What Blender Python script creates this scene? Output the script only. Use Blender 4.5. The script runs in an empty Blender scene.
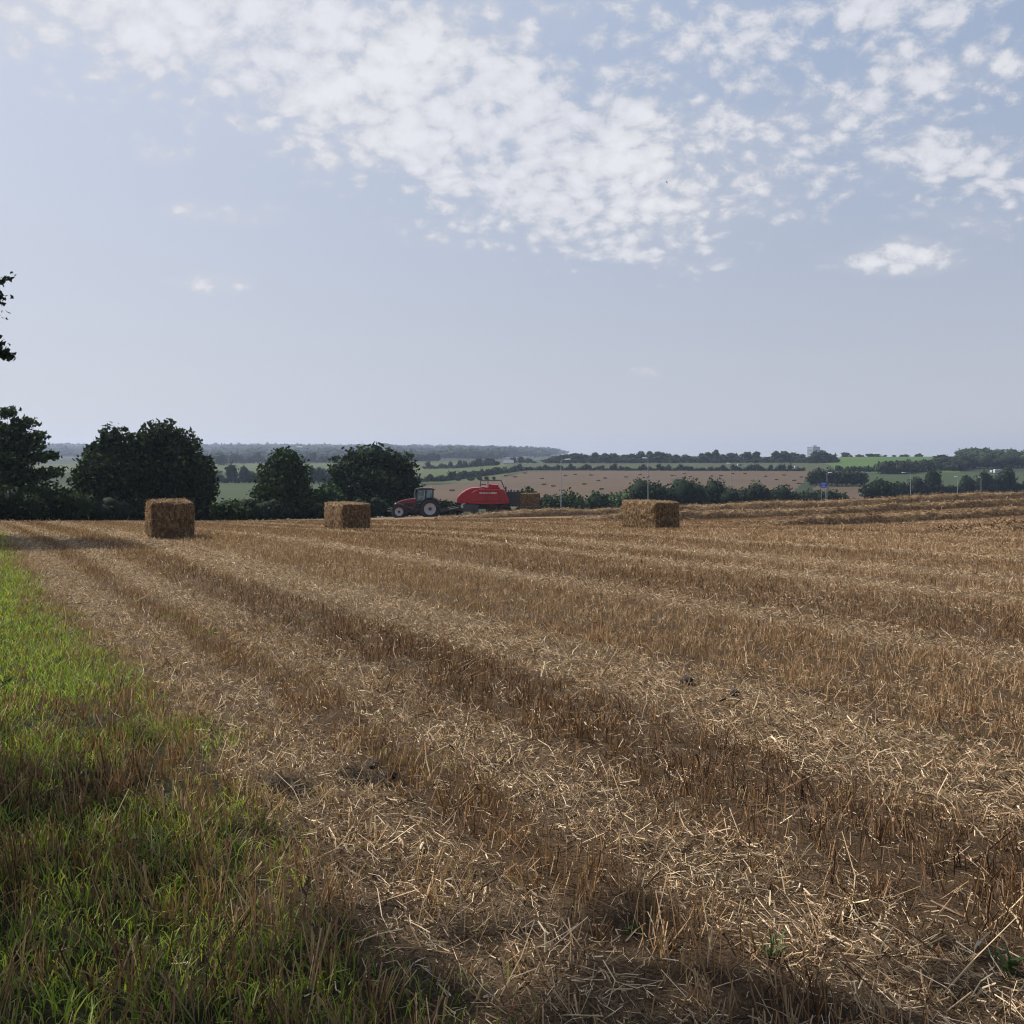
import bpy, bmesh, math
import numpy as np
from mathutils import Vector, Matrix
R = np.random.default_rng(11)
PI = math.pi
S = bpy.context.scene
COL = S.collection
CAMZ, HOR, F = 1.6, 458.0, 1024.0

# ------------------------------------------------------------------ maths
def _h(i, j, s):
    n = (i.astype(np.int64) * 374761393 + j.astype(np.int64) * 668265263 + s * 2147483647 + 1013904223) & 0xFFFFFFFF
    n = ((n ^ (n >> 13)) * 1274126177) & 0xFFFFFFFF
    n = ((n ^ (n >> 16)) * 2246822519) & 0xFFFFFFFF
    return ((n ^ (n >> 15)) & 0xFFFFFF) / float(0xFFFFFF)
def vn(x, y, s=0):
    x = np.asarray(x, float); y = np.asarray(y, float)
    i = np.floor(x); j = np.floor(y); fx = x - i; fy = y - j
    fx = fx * fx * (3 - 2 * fx); fy = fy * fy * (3 - 2 * fy)
    a = _h(i, j, s); b = _h(i + 1, j, s); c = _h(i, j + 1, s); d = _h(i + 1, j + 1, s)
    return (a * (1 - fx) + b * fx) * (1 - fy) + (c * (1 - fx) + d * fx) * fy
def fbm(x, y, s=0, o=3):
    t = 0; a = .5; n = 0
    for k in range(o):
        t = t + a * vn(np.asarray(x) * 2**k, np.asarray(y) * 2**k, s + k * 7); n += a; a *= .5
    return t / n
def sstep(a, b, x):
    t = np.clip((x - a) / (b - a), 0, 1); return t * t * (3 - 2 * t)
def P(px, Y): return (px - 512) / F * Y
def Zp(Y, y): return CAMZ - (y - HOR) / F * Y

# ------------------------------------------------------------------ terrain heights
ctl = [(170, 538, 29), (347, 530.5, 41), (650, 528.5, 40), (405, 517.5, 102), (480, 515.5, 100),
       (440, 519, 84), (615, 514.5, 88), (860, 505.5, 92), (1024, 498, 95), (575, 519.5, 66), (680, 520.5, 68), (860, 513, 72),
       (1024, 505.5, 75), (820, 526.5, 51), (1024, 515, 56), (1024, 531, 35), (0, 522, 60), (150, 522, 74), (330, 519, 98), (425, 516.5, 114)]
cx = [P(p, Y) for p, y, Y in ctl] + [0, 0, -25, 30, -9, 9, 0, 60, -45]
cy = [Y for p, y, Y in ctl] + [0, -25, 2, 2, 16, 16, 9, 30, 25]
cz = [Zp(Y, y) for p, y, Y in ctl] + [0, .35, .25, .0, -.38, -.34, -.17, -.4, -.2]
cx, cy, cz = map(np.array, (cx, cy, cz))
def _tk(r2): return np.where(r2 > 1e-9, .5 * r2 * np.log(np.maximum(r2, 1e-9)), 0)
n_ = len(cx)
A = np.zeros((n_ + 3, n_ + 3))
A[:n_, :n_] = _tk((cx[:, None] - cx)**2 + (cy[:, None] - cy)**2) + np.eye(n_) * 40.0
A[:n_, n_] = 1; A[:n_, n_ + 1] = cx; A[:n_, n_ + 2] = cy; A[n_:, :n_] = A[:n_, n_:].T
W_ = np.linalg.solve(A, np.concatenate([cz, [0, 0, 0]]))
def field_z(X, Y):
    X = np.asarray(X, float); Y = np.asarray(Y, float)
    o = W_[n_] + W_[n_ + 1] * X + W_[n_ + 2] * Y
    for k in range(n_): o = o + W_[k] * _tk((X - cx[k])**2 + (Y - cy[k])**2)
    return o
prof = {
 -400: [(110, -6), (220, -8), (400, -9.3), (700, -7), (1000, -4), (1800, 2), (2500, 14), (3200, 26), (4200, 31), (7000, 33)],
 250: [(110, -6), (220, -8), (400, -9.3), (700, -7.2), (1000, -4.2), (1800, 2), (2500, 14), (3200, 25), (4200, 29), (7000, 31)],
 440: [(110, -6.5), (220, -10), (330, -10.2), (450, -9.4), (700, -6.6), (1200, -.7), (1800, 4), (2500, 12), (3200, 22), (4200, 26), (7000, 27)],
 540: [(110, -6.5), (220, -11), (340, -11), (600, -6.2), (750, -2.1), (900, -3), (1300, -3), (2500, 9), (3200, 12), (4200, 13), (7000, 13)],
 800: [(110, -6), (220, -11.5), (340, -11.3), (600, -6.4), (750, -2.1), (850, -1.8), (1300, -3), (3000, 4), (7000, 5)],
 845: [(110, -5.5), (220, -11.5), (380, -12), (430, -10.2), (600, -6.6), (900, 2.9), (1100, 2.4), (2000, 2), (7000, 4)],
 930: [(110, -5), (220, -11.3), (380, -12), (450, -10.3), (560, -7.1), (650, -5.5), (900, 2.9), (1100, 3), (2000, 2), (7000, 4)],
 1024: [(110, -3.7), (220, -11), (380, -12), (450, -10.3), (560, -7.1), (650, -5), (900, 1.6), (1100, 5.5), (1400, 6), (2000, 4), (7000, 5)],
 1500: [(110, -3), (220, -10), (380, -11), (450, -9.5), (560, -7), (650, -5), (900, 1.6), (1100, 5.5), (1400, 6), (2000, 4), (7000, 5)]}
pk = np.array(sorted(prof)); ly = np.linspace(math.log(40), math.log(7500), 240)
ptab = np.array([np.interp(np.exp(ly), *zip(*prof[k])) for k in pk])
ker = np.ones(9) / 9
ptab = np.array([np.convolve(np.pad(r, 4, mode='edge'), ker, 'valid') for r in ptab])
EDG = ([-600, 0, 150, 330, 425, 560, 1024, 1500], [52, 63, 78, 103, 119, 124, 120, 116])
def edge_Y(px): return np.interp(px, *EDG)
def zt(X, Y):
    X = np.asarray(X, float); Y = np.asarray(Y, float)
    Ys = np.maximum(Y, 20.); px = np.clip(512 + F * X / Ys, -400, 1500)
    fi = np.clip((np.log(Ys) - ly[0]) / (ly[1] - ly[0]), 0, len(ly) - 1.001); i = fi.astype(int); t = fi - i
    k = np.clip(np.searchsorted(pk, px, 'right') - 1, 0, len(pk) - 2)
    s = (px - pk[k]) / (pk[k + 1] - pk[k]); s = s * s * (3 - 2 * s)
    T = (ptab[k, i] * (1 - t) + ptab[k, i + 1] * t) * (1 - s) + (ptab[k + 1, i] * (1 - t) + ptab[k + 1, i + 1] * t) * s
    w = sstep(0, 55, Y - edge_Y(px))
    Ff = field_z(np.clip(X, -150, 200), np.clip(Y, -60, 190))
    return Ff * (1 - w) + T * w
def z1(X, Y): return float(zt(np.array([X]), np.array([Y]))[0])
# stripe coordinates of the field
TH = math.radians(-28.8)
DX, DY = math.sin(TH), math.cos(TH); UX, UY = DY, -DX
def uv(X, Y):
    u = X * UX + Y * UY; v = X * DX + Y * DY
    return u, v
lanes = [(1.35, 2.0), (2.45, 3.1), (4.15, 5.45), (7.95, 8.85), (11.9, 12.9), (14.2, 15.6), (18.2, 19.3), (21.4, 22.2), (25, 26.4), (29.2, 30.1),
         (33, 34.5), (37.6, 38.4), (41, 42.6), (46, 47), (50, 51.8), (55, 56), (60, 61.5), (66, 67), (71, 72.5), (77, 78.3), (84, 85.5)]
def lane_mask(u, v):
    u = u + .16 * (vn(v * .12, u * .05, 3) - .5) + .08 * (vn(v * .6, u * .3, 5) - .5)
    m = np.zeros_like(u)
    for a, b in lanes:
        m = np.maximum(m, sstep(a - .16, a + .16, u) * (1 - sstep(b - .16, b + .16, u)))
    return m * (.72 + .28 * sstep(.36, .60, fbm(u * 2.3, v * .22, 15)))
def grass_mask(u, v):
    uu = u + .5 * (vn(v * .5, u * .2, 8) - .5) + .4 * (vn(v * 2.1, u * 1.3, 9) - .5)
    return 1 - sstep(.75, 1.45, uu)
def micro(X, Y):
    return .06 * (fbm(X * 1.7, Y * 1.7, 21) - .5) + .05 * (fbm(X * 7, Y * 7, 31) - .5)
def gz(X, Y): return zt(X, Y) + micro(X, Y)

# ------------------------------------------------------------------ materials
def nt(name):
    m = bpy.data.materials.new(name); m.use_nodes = True
    t = m.node_tree; b = t.nodes['Principled BSDF']
    return m, t, b
def N(t, typ, **k):
    n = t.nodes.new(typ)
    for a, b in k.items():
        if a in n.inputs: n.inputs[a].default_value = b
        else: setattr(n, a, b)
    return n
def ramp(t, fac, stops):
    r = N(t, 'ShaderNodeValToRGB'); e = r.color_ramp.elements
    while len(e) < len(stops): e.new(.5)
    for q, (p, c) in zip(e, stops): q.position = p; q.color = (*c, 1)
    if fac: t.links.new(fac, r.inputs[0])
    return r.outputs[0]
def noise(t, scale, detail=4, rough=.6, vec=None):
    n = N(t, 'ShaderNodeTexNoise'); n.inputs['Scale'].default_value = scale
    n.inputs['Detail'].default_value = detail; n.inputs['Roughness'].default_value = rough
    if vec is None:
        vec = N(t, 'ShaderNodeTexCoord').outputs['Object']
    t.links.new(vec, n.inputs['Vector']); return n.outputs[0]
def mix(t, fac, a, b, mode='MIX'):
    n = N(t, 'ShaderNodeMix'); n.data_type = 'RGBA'; n.blend_type = mode
    for v, i in ((fac, 0), (a, 6), (b, 7)):
        if isinstance(v, (int, float)): n.inputs[i].default_value = v
        elif isinstance(v, tuple): n.inputs[i].default_value = (*v, 1)
        else: t.links.new(v, n.inputs[i])
    return n.outputs[2]
def bump(t, b, h, s=.5, d=.02):
    n = N(t, 'ShaderNodeBump'); n.inputs['Strength'].default_value = s; n.inputs['Distance'].default_value = d
    t.links.new(h, n.inputs['Height']); t.links.new(n.outputs[0], b.inputs['Normal'])
def attr(t, name='tint'):
    return N(t, 'ShaderNodeAttribute', attribute_name=name).outputs['Fac']
def mat_tint(name, stops, rough=.75, trans=0.0, spec=.25, nz=0):
    m, t, b = nt(name)
    c = ramp(t, attr(t), stops)
    b.inputs['Roughness'].default_value = rough; b.inputs['Specular IOR Level'].default_value = spec
    t.links.new(c, b.inputs['Base Color'])
    if trans:
        tr = N(t, 'ShaderNodeBsdfTranslucent'); t.links.new(mix(t, 1.0, c, (1.3, 1.35, .7), 'MULTIPLY'), tr.inputs[0])
        ms = N(t, 'ShaderNodeMixShader'); ms.inputs[0].default_value = trans
        t.links.new(b.outputs[0], ms.inputs[1]); t.links.new(tr.outputs[0], ms.inputs[2])
        t.links.new(ms.outputs[0], t.nodes['Material Output'].inputs[0])
    return m
def mat_plain(name, c, rough=.5, metal=0, var=.15, scale=3, spec=.5):
    m, t, b = nt(name)
    f = noise(t, scale, 5)
    lo = tuple(x * (1 - var) for x in c); hi = tuple(min(1, x * (1 + var)) for x in c)
    t.links.new(ramp(t, f, [(.3, lo), (.7, hi)]), b.inputs['Base Color'])
    b.inputs['Roughness'].default_value = rough; b.inputs['Metallic'].default_value = metal
    b.inputs['Specular IOR Level'].default_value = spec
    return m
M = {}
M['stalk'] = mat_tint('stubble straw', [(0, (.055, .027, .014)), (.4, (.225, .122, .061)), (.75, (.385, .238, .125)), (1, (.56, .40, .245))], trans=.12)
M['loose'] = mat_tint('loose straw', [(0, (.05, .028, .016)), (.3, (.18, .108, .06)), (.7, (.41, .285, .172)), (1, (.70, .55, .37))], trans=.1)
M['grass'] = mat_tint('grass blades', [(0, (.06, .09, .016)), (.5, (.19, .25, .038)), (.85, (.34, .38, .07)), (1, (.42, .37, .15))], trans=.35, rough=.55)
def leafmat(name, a, b_, c): return mat_tint(name, [(0, a), (.5, b_), (1, c)], trans=.12, rough=.8, spec=.1)
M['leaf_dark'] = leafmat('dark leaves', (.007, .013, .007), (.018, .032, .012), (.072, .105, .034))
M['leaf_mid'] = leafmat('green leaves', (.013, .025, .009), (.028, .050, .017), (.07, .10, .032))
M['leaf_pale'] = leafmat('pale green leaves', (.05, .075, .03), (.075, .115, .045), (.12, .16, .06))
M['bark'] = mat_plain('bark', (.07, .052, .038), .9, 0, .4, 12)
def mth_(t, op, a, b_):
    n = N(t, 'ShaderNodeMath', operation=op)
    for i_, v in enumerate((a, b_)):
        if isinstance(v, (int, float)): n.inputs[i_].default_value = v
        else: t.links.new(v, n.inputs[i_])
    return n.outputs[0]
def field_material():
    m, t, b = nt('field soil and chaff')
    f1 = noise(t, 14, 6, .7); f2 = noise(t, 1.3, 4); f3 = noise(t, 75, 5, .75)
    soil = ramp(t, f1, [(.3, (.012, .008, .006)), (.55, (.035, .023, .015)), (.75, (.085, .056, .035))])
    chaff = ramp(t, f3, [(.36, (.03, .019, .012)), (.5, (.22, .15, .086)), (.66, (.58, .45, .28))])
    stub = ramp(t, f3, [(.36, (.03, .018, .01)), (.5, (.17, .105, .055)), (.68, (.42, .29, .16))])
    far = attr(t, 'far')
    base = mix(t, mth_(t, 'MULTIPLY', attr(t, 'lane'), far), mix(t, far, soil, stub), chaff)
    base = mix(t, mix(t, 1.0, f2, (.35, .35, .35), 'MULTIPLY'), base, soil)
    gr = ramp(t, f1, [(.3, (.012, .011, .007)), (.55, (.035, .036, .014)), (.8, (.11, .12, .04))])
    base = mix(t, attr(t, 'green'), base, gr)
    t.links.new(base, b.inputs['Base Color']); b.inputs['Roughness'].default_value = .95
    b.inputs['Specular IOR Level'].default_value = .1
    bump(t, b, f3, .9, .03)
    return m
M['field'] = field_material()
def land_mat(name, lo, hi, sc=.02):
    m, t, b = nt(name)
    f = noise(t, sc, 8, .65); g = noise(t, sc * 30, 3)
    c = ramp(t, f, [(.3, lo), (.7, hi)])
    c = mix(t, .35, c, ramp(t, g, [(.3, tuple(x * .6 for x in lo)), (.7, tuple(x * 1.25 for x in hi))]))
    wt = N(t, 'ShaderNodeTexWave'); wt.inputs['Scale'].default_value = .055; wt.inputs['Distortion'].default_value = 2.5; wt.inputs['Detail'].default_value = 2; wt.inputs['Detail Scale'].default_value = .3
    mp = N(t, 'ShaderNodeMapping'); mp.inputs['Rotation'].default_value = (0, 0, (sum(ord(q_) for q_ in name) % 7) * .4 + .3); t.links.new(N(t, 'ShaderNodeTexCoord').outputs['Object'], mp.inputs[0]); t.links.new(mp.outputs[0], wt.inputs['Vector'])
    c = mix(t, mth_(t, 'MULTIPLY', wt.outputs['Fac'], .22), c, lo)
    t.links.new(c, b.inputs['Base Color']); b.inputs['Roughness'].default_value = .95; b.inputs['Specular IOR Level'].default_value = .1
    return m
LAND = [land_mat('meadow', (0.0266, 0.0403, 0.0166), (0.0414, 0.0569, 0.0238)), land_mat('rough ground', (0.0170, 0.0238, 0.0108), (0.0296, 0.0382, 0.0166)),
        land_mat('pale pasture', (0.0488, 0.0598, 0.0216), (0.0681, 0.0785, 0.0310)), land_mat('cut cornfield', (.062, .043, .028), (.092, .064, .042)),
        land_mat('dull pasture', (0.0370, 0.0454, 0.0216), (0.0540, 0.0598, 0.0288)), land_mat('bright grass', (0.0429, 0.0793, 0.0157), (0.0600, 0.1034, 0.0229)),
        land_mat('hill woods floor', (0.0148, 0.0216, 0.0122), (0.0244, 0.0331, 0.0166))]
def straw_surface(name, lo, mid_, hi, stretch=(1, 1, 1), sc=30):
    m, t, b = nt(name)
    mp = N(t, 'ShaderNodeMapping'); mp.inputs['Scale'].default_value = stretch
    t.links.new(N(t, 'ShaderNodeTexCoord').outputs['Object'], mp.inputs[0])
    f = noise(t, sc, 6, .7, mp.outputs[0]); g = noise(t, 2.5, 3)
    c = ramp(t, f, [(.3, lo), (.5, mid_), (.7, hi)])
    c = mix(t, mix(t, 1.0, g, (.5, .5, .5), 'MULTIPLY'), c, lo)
    t.links.new(c, b.inputs['Base Color']); b.inputs['Roughness'].default_value = .85; b.inputs['Specular IOR Level'].default_value = .15
    bump(t, b, f, 1.0, .04)
    return m
M['bale'] = straw_surface('pressed straw', (.04, .022, .011), (.15, .092, .047), (.42, .30, .165), (1, 1, .55), 13)
M['windrow'] = straw_surface('raked straw', (.05, .028, .014), (.22, .14, .07), (.48, .35, .20), (1, 1, 1), 7)
M['red'] = mat_plain('red paint', (.29, .010, .017), .38, 0, .2, 2)
M['darkred'] = mat_plain('worn dark red paint', (.16, .012, .02), .42, 0, .25, 2)
M['black'] = mat_plain('black plastic', (.018, .018, .02), .6, 0, .3, 4)
M['tyre'] = mat_plain('dusty tyre rubber', (.028, .026, .025), .85, 0, .4, 6)
M['steel'] = mat_plain('grey steel', (.14, .14, .15), .5, .3, .25, 5)
M['dgrey'] = mat_plain('dark grey steel', (.05, .052, .056), .55, .2, .3, 5)
M['silver'] = mat_plain('silver rim paint', (.44, .43, .46), .45, 0, .12, 8)
M['white'] = mat_plain('white paint', (.75, .76, .76), .5, 0, .06, 4)
M['faded'] = mat_plain('faded white paint', (.40, .42, .43), .6, 0, .1, 2)
M['galv'] = mat_plain('galvanised steel', (.36, .38, .39), .45, .5, .15, 3)
M['blue'] = mat_plain('blue sign face', (.05, .10, .42), .4, 0, .1, 3)
M['render'] = mat_plain('white render wall', (.72, .72, .70), .85, 0, .08, .6)
M['roof'] = mat_plain('slate roof', (.11, .11, .13), .7, 0, .25, 1.5)
M['concrete'] = mat_plain('tower concrete', (.36, .37, .40), .85, 0, .12, .15)
M['pane'] = mat_plain('window glass', (.04, .05, .065), .12, 0, .2, 1)
M['twine'] = mat_plain('baler twine', (.30, .22, .12), .7, 0, .1, 20)
M['soil'] = mat_plain('dark soil', (.028, .019, .014), .95, 0, .5, 30)  # dark tone for the lumps that stand in for shaded hollows
M['asphalt'] = mat_plain('asphalt', (.05, .05, .052), .9, 0, .2, 2)
M['amber'] = mat_plain('amber plastic', (.7, .3, .03), .3)
m, t, b = nt('cab glass'); b.inputs['Base Color'].default_value = (.55, .68, .72, 1); b.inputs['Roughness'].default_value = .05
b.inputs['Transmission Weight'].default_value = .85; b.inputs['IOR'].default_value = 1.1; M['glass'] = m

# ------------------------------------------------------------------ object helpers
def tag(o, label=None, cat=None, group=None, kind=None):
    for k, v in (('label', label), ('category', cat), ('group', group), ('kind', kind)):
        if v: o[k] = v
    return o
def empty(name, loc, rz=0):
    o = bpy.data.objects.new(name, None); COL.objects.link(o); o.location = loc; o.rotation_euler = (0, 0, rz); o.empty_display_size = .3
    return o
def link(name, me, mat, parent=None, loc=None):
    o = bpy.data.objects.new(name, me); COL.objects.link(o)
    if mat is not None and not me.materials: me.materials.append(mat)
    if parent: o.parent = parent
    if loc is not None: o.location = loc
    return o
def np_mesh(name, V, faces, tint=None, smooth=False, attrs=None):
    """V (n,3); faces: list of int arrays (m,k)"""
    me = bpy.data.meshes.new(name)
    faces = [np.asarray(f) for f in faces if len(f)]
    nl = sum(f.size for f in faces); nf = sum(len(f) for f in faces)
    me.vertices.add(len(V)); me.vertices.foreach_set('co', np.asarray(V, np.float32).ravel())
    me.loops.add(nl); me.polygons.add(nf)
    me.loops.foreach_set('vertex_index', np.concatenate([f.ravel() for f in faces]).astype(np.int32))
    tot = np.concatenate([np.full(len(f), f.shape[1]) for f in faces]).astype(np.int32)
    st = np.concatenate([[0], np.cumsum(tot)[:-1]]).astype(np.int32)
    me.polygons.foreach_set('loop_start', st)
    try: me.polygons.foreach_set('loop_total', tot)
    except Exception: pass
    if smooth: me.polygons.foreach_set('use_smooth', np.ones(nf, bool))
    me.update(calc_edges=True)
    at = dict(attrs or {})
    if tint is not None: at['tint'] = tint
    for k, v in at.items():
        a = me.attributes.new(k, 'FLOAT', 'POINT'); a.data.foreach_set('value', np.asarray(v, np.float32))
    return me
class Acc:
    def __init__(s): s.V = []; s.F = []; s.T = []; s.n = 0
    def add(s, V, Fc, T):
        s.V.append(V); s.F.append(Fc + s.n); s.T.append(T); s.n += len(V)
    def mesh(s, name, smooth=False):
        V = np.concatenate(s.V); T = np.concatenate(s.T)
        by = {}
        for f in s.F: by.setdefault(f.shape[1], []).append(f)
        return np_mesh(name, V, [np.concatenate(x) for x in by.values()], T, smooth)
def unit(v): return v / np.maximum(np.linalg.norm(v, axis=1, keepdims=True), 1e-9)
def straws(acc, p0, p1, w, tint, taper=1.0):
    """V-section straws between p0 and p1 (n,3), width w (n,)"""
    n = len(p0); d = unit(p1 - p0)
    r = unit(R.normal(size=(n, 3))); s = unit(np.cross(d, r)); q = np.cross(d, s)
    w = w[:, None]
    V = np.stack([p0 - s * w * .5, p0 + q * w * .42, p0 + s * w * .5, p1 - s * w * .5 * taper, p1 + q * w * .42 * taper, p1 + s * w * .5 * taper], 1).reshape(-1, 3)
    b = np.arange(n)[:, None] * 6
    Fc = np.concatenate([b + np.array([[0, 1, 4, 3]]), b + np.array([[1, 2, 5, 4]])])
    acc.add(V, Fc, np.repeat(tint, 6))
def blades(acc, p, h, lean, w, tint):
    """curved grass blades: base p, height h, lean vector (n,2), width w"""
    n = len(p); ang = R.uniform(0, 2 * PI, n); sd = np.stack([np.cos(ang), np.sin(ang), np.zeros(n)], 1)
    L = []
    for k, (tt, ww) in enumerate(((0, .8), (.4, 1), (.75, .7), (1, .12))):
        c = p + np.stack([lean[:, 0] * tt**2, lean[:, 1] * tt**2, h * (tt - .25 * tt**3)], 1)
        L += [c - sd * (w * ww * .5)[:, None], c + sd * (w * ww * .5)[:, None]]
    V = np.stack(L, 1).reshape(-1, 3); b = np.arange(n)[:, None] * 8
    Fc = np.concatenate([b + np.array([[2 * k, 2 * k + 1, 2 * k + 3, 2 * k + 2]]) for k in range(3)])
    acc.add(V, Fc, np.repeat(tint, 8))
def tubes(pts, rad, n=8):
    pts = np.asarray(pts, float); V = []; Fc = []
    for i, p in enumerate(pts):
        d = pts[min(i + 1, len(pts) - 1)] - pts[max(i - 1, 0)]; d /= np.linalg.norm(d) + 1e-9
        a = np.cross(d, [0.3, 1, 0.1]); a /= np.linalg.norm(a) + 1e-9; c = np.cross(d, a)
        for k in range(n):
            q = 2 * PI * k / n; V.append(p + rad[i] * (a * math.cos(q) + c * math.sin(q)))
    for i in range(len(pts) - 1):
        for k in range(n):
            Fc.append((i * n + k, i * n + (k + 1) % n, (i + 1) * n + (k + 1) % n, (i + 1) * n + k))
    return np.array(V), np.array(Fc)
# bmesh pieces
def box(bm, c, s, rot=None, taper=None):
    vs = []
    for z in (-.5, .5):
        k = (taper if (taper and z > 0) else (1, 1))
        for x, y in ((-.5, -.5), (.5, -.5), (.5, .5), (-.5, .5)):
            v = Vector((x * s[0] * k[0], y * s[1] * k[1], z * s[2]))
            if rot: v = rot @ v
            vs.append(bm.verts.new(v + Vector(c)))
    for f in ((3, 2, 1, 0), (4, 5, 6, 7), (0, 1, 5, 4), (1, 2, 6, 5), (2, 3, 7, 6), (3, 0, 4, 7)): bm.faces.new([vs[i] for i in f])
def cyl(bm, a, b_, r, r2=None, n=12):
    a = Vector(a); b_ = Vector(b_); d = (b_ - a).normalized(); u = d.orthogonal().normalized(); w = d.cross(u); r2 = r if r2 is None else r2
    A_ = [bm.verts.new(a + r * (u * math.cos(2 * PI * k / n) + w * math.sin(2 * PI * k / n))) for k in range(n)]
    B_ = [bm.verts.new(b_ + r2 * (u * math.cos(2 * PI * k / n) + w * math.sin(2 * PI * k / n))) for k in range(n)]
    for k in range(n): bm.faces.new((A_[k], A_[(k + 1) % n], B_[(k + 1) % n], B_[k]))
    bm.faces.new(A_[::-1]); bm.faces.new(B_)
def prism(bm, prof_, y0, y1, inset=0):
    """side profile [(x,z)] extruded from y0 to y1"""
    a = [bm.verts.new((x, y0, z)) for x, z in prof_]; b_ = [bm.verts.new((x, y1, z)) for x, z in prof_]
    n = len(prof_)
    for k in range(n): bm.faces.new((a[k], a[(k + 1) % n], b_[(k + 1) % n], b_[k]))
    bm.faces.new(a[::-1]); bm.faces.new(b_)
def lathe(bm, c, prof_, n=28):
    """axis along y through c; prof_ [(y, r)] closed"""
    rings = []
    for y, r in prof_:
        rings.append([bm.verts.new((c[0] + r * math.cos(2 * PI * k / n), c[1] + y, c[2] + r * math.sin(2 * PI * k / n))) for k in range(n)])
    for i in range(len(rings)):
        A_, B_ = rings[i], rings[(i + 1) % len(rings)]
        for k in range(n): bm.faces.new((A_[k], A_[(k + 1) % n], B_[(k + 1) % n], B_[k]))
def bobj(name, bm, mat, parent=None, bev=0, smooth=False):
    bmesh.ops.recalc_face_normals(bm, faces=bm.faces)
    me = bpy.data.meshes.new(name); bm.to_mesh(me); bm.free()
    if smooth: me.polygons.foreach_set('use_smooth', [True] * len(me.polygons))
    o = link(name, me, mat, parent)
    if bev:
        md = o.modifiers.new('bevel', 'BEVEL'); md.width = bev; md.segments = 2; md.limit_method = 'ANGLE'
    return o
BM = bmesh.new

# ------------------------------------------------------------------ ground sheets
us = np.concatenate([np.arange(-70, -14, 2.), np.arange(-14, -3, .3), np.arange(-3, 7, .065), np.arange(7, 15, .13), np.arange(15, 40, .35), np.arange(40, 170, 1.2)])
vs = np.concatenate([np.arange(-70, -6, 2.5), np.arange(-6, -1, .25), np.arange(-1, 12, .07), np.arange(12, 24, .16), np.arange(24, 60, .5), np.arange(60, 160, 1.3)])
U, Vv = np.meshgrid(us, vs)
X = U * UX + Vv * DX; Y = U * UY + Vv * DY
px_ = 512 + F * X / np.maximum(Y, 1)
inside = (Y < edge_Y(np.clip(px_, -600, 1500))) | (Y < 40)
Z = zt(X, Y) + micro(X, Y)
nv, nu = U.shape; idx = np.arange(nv * nu).reshape(nv, nu)
q = np.stack([idx[:-1, :-1], idx[:-1, 1:], idx[1:, 1:], idx[1:, :-1]], -1)
keep = inside[:-1, :-1] & inside[1:, 1:] & inside[:-1, 1:] & inside[1:, :-1]
u_, v_ = uv(X, Y)
lm = lane_mask(u_, v_) * .9
gm = grass_mask(u_, v_) * (1 - .0 * lm)
fa = sstep(5, 36, np.hypot(X, Y))
me = np_mesh('field', np.stack([X, Y, Z], -1).reshape(-1, 3), [q[keep]], None, True,
             {'lane': lm.ravel(), 'green': gm.ravel(), 'far': (.34 + .66 * fa).ravel()})
tag(link('stubble_field', me, M['field']), kind='structure')
# land beyond
cols = np.concatenate([np.arange(-900, -60, 20), np.arange(-60, 1090, 3.), np.arange(1090, 1900, 20)])
rows = np.exp(np.linspace(math.log(45), math.log(4500), 320))
PX, YY = np.meshgrid(cols, rows)
XX = P(PX, YY); ZZ = zt(XX, YY)
hill = 4 * (fbm(XX * .0025, YY * .0025, 77) - .5) * sstep(1200, 2600, YY)
ZZ = ZZ + hill - np.where(YY < edge_Y(PX) + 6, .25, 0.0)
yy = HOR + (CAMZ - ZZ) * F / YY
idx = np.arange(PX.size).reshape(PX.shape)
q = np.stack([idx[:-1, :-1], idx[:-1, 1:], idx[1:, 1:], idx[1:, :-1]], -1).reshape(-1, 4)
def cen(a): return ((a[:-1, :-1] + a[1:, 1:]) * .5).ravel()
cp, cY, cyy, cX = cen(PX), cen(YY), cen(yy), cen(XX)
cp = cp + 3 * (fbm(cY * .02, cp * .02, 17) - .5); mi = np.full(len(cp), 1)
mi[cp < 432] = np.select([cY[cp < 432] < 430, cY[cp < 432] < 640, cY[cp < 432] < 1020], [0, 1, 2], 1)
btop = np.interp(cp, [415, 440, 500, 530, 560, 1000], [486, 485, 478, 472, 471, 471])
g2 = (cp >= 400) & (cp < 500 + (478 - cyy) * 2) & (cyy < btop) & (cY > 455) & (cY < 1020); mi[g2] = 2
dg = (cp >= 506) & (cp < 828) & (cY >= 560) & (cY < 800); mi[dg] = 4
br = (cp >= 418) & (cp < 812 - (cyy - 472) * .9) & (cyy >= btop) & (cY > 250) & (cY < 620); mi[br] = 3
bg = (cp >= 824 + (cyy - 462) * 1.6) & (cp < 960) & (cY > 590) & (cY < 1000); mi[bg] = 5
st = (cp >= 860) & (cY > 430) & (cY < 585); mi[st] = 0
bp = (cp >= 815) & (cp < 868) & (cY > 300) & (cY <= 425); mi[bp] = 3
bp = (cp >= 895) & (cp < 930) & (cY > 380) & (cY <= 432); mi[bp] = 3
farp = (cY > 1050) & (cp < 560)
cell = _h(np.floor(cX / 260 + .3 * np.sin(cY / 300)), np.floor(cY / 380), 5)
mi[farp] = np.select([cell[farp] < .16, cell[farp] < .42, cell[farp] < .48], [2, 4, 3], 1)
mi[cY > 2600] = 6
me = np_mesh('land', np.stack([XX, YY, ZZ], -1).reshape(-1, 3), [q], None, True)
for mm in LAND: me.materials.append(mm)
me.polygons.foreach_set('material_index', mi.astype(np.int32))
tag(link('terrain', me, None), kind='structure')
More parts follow.
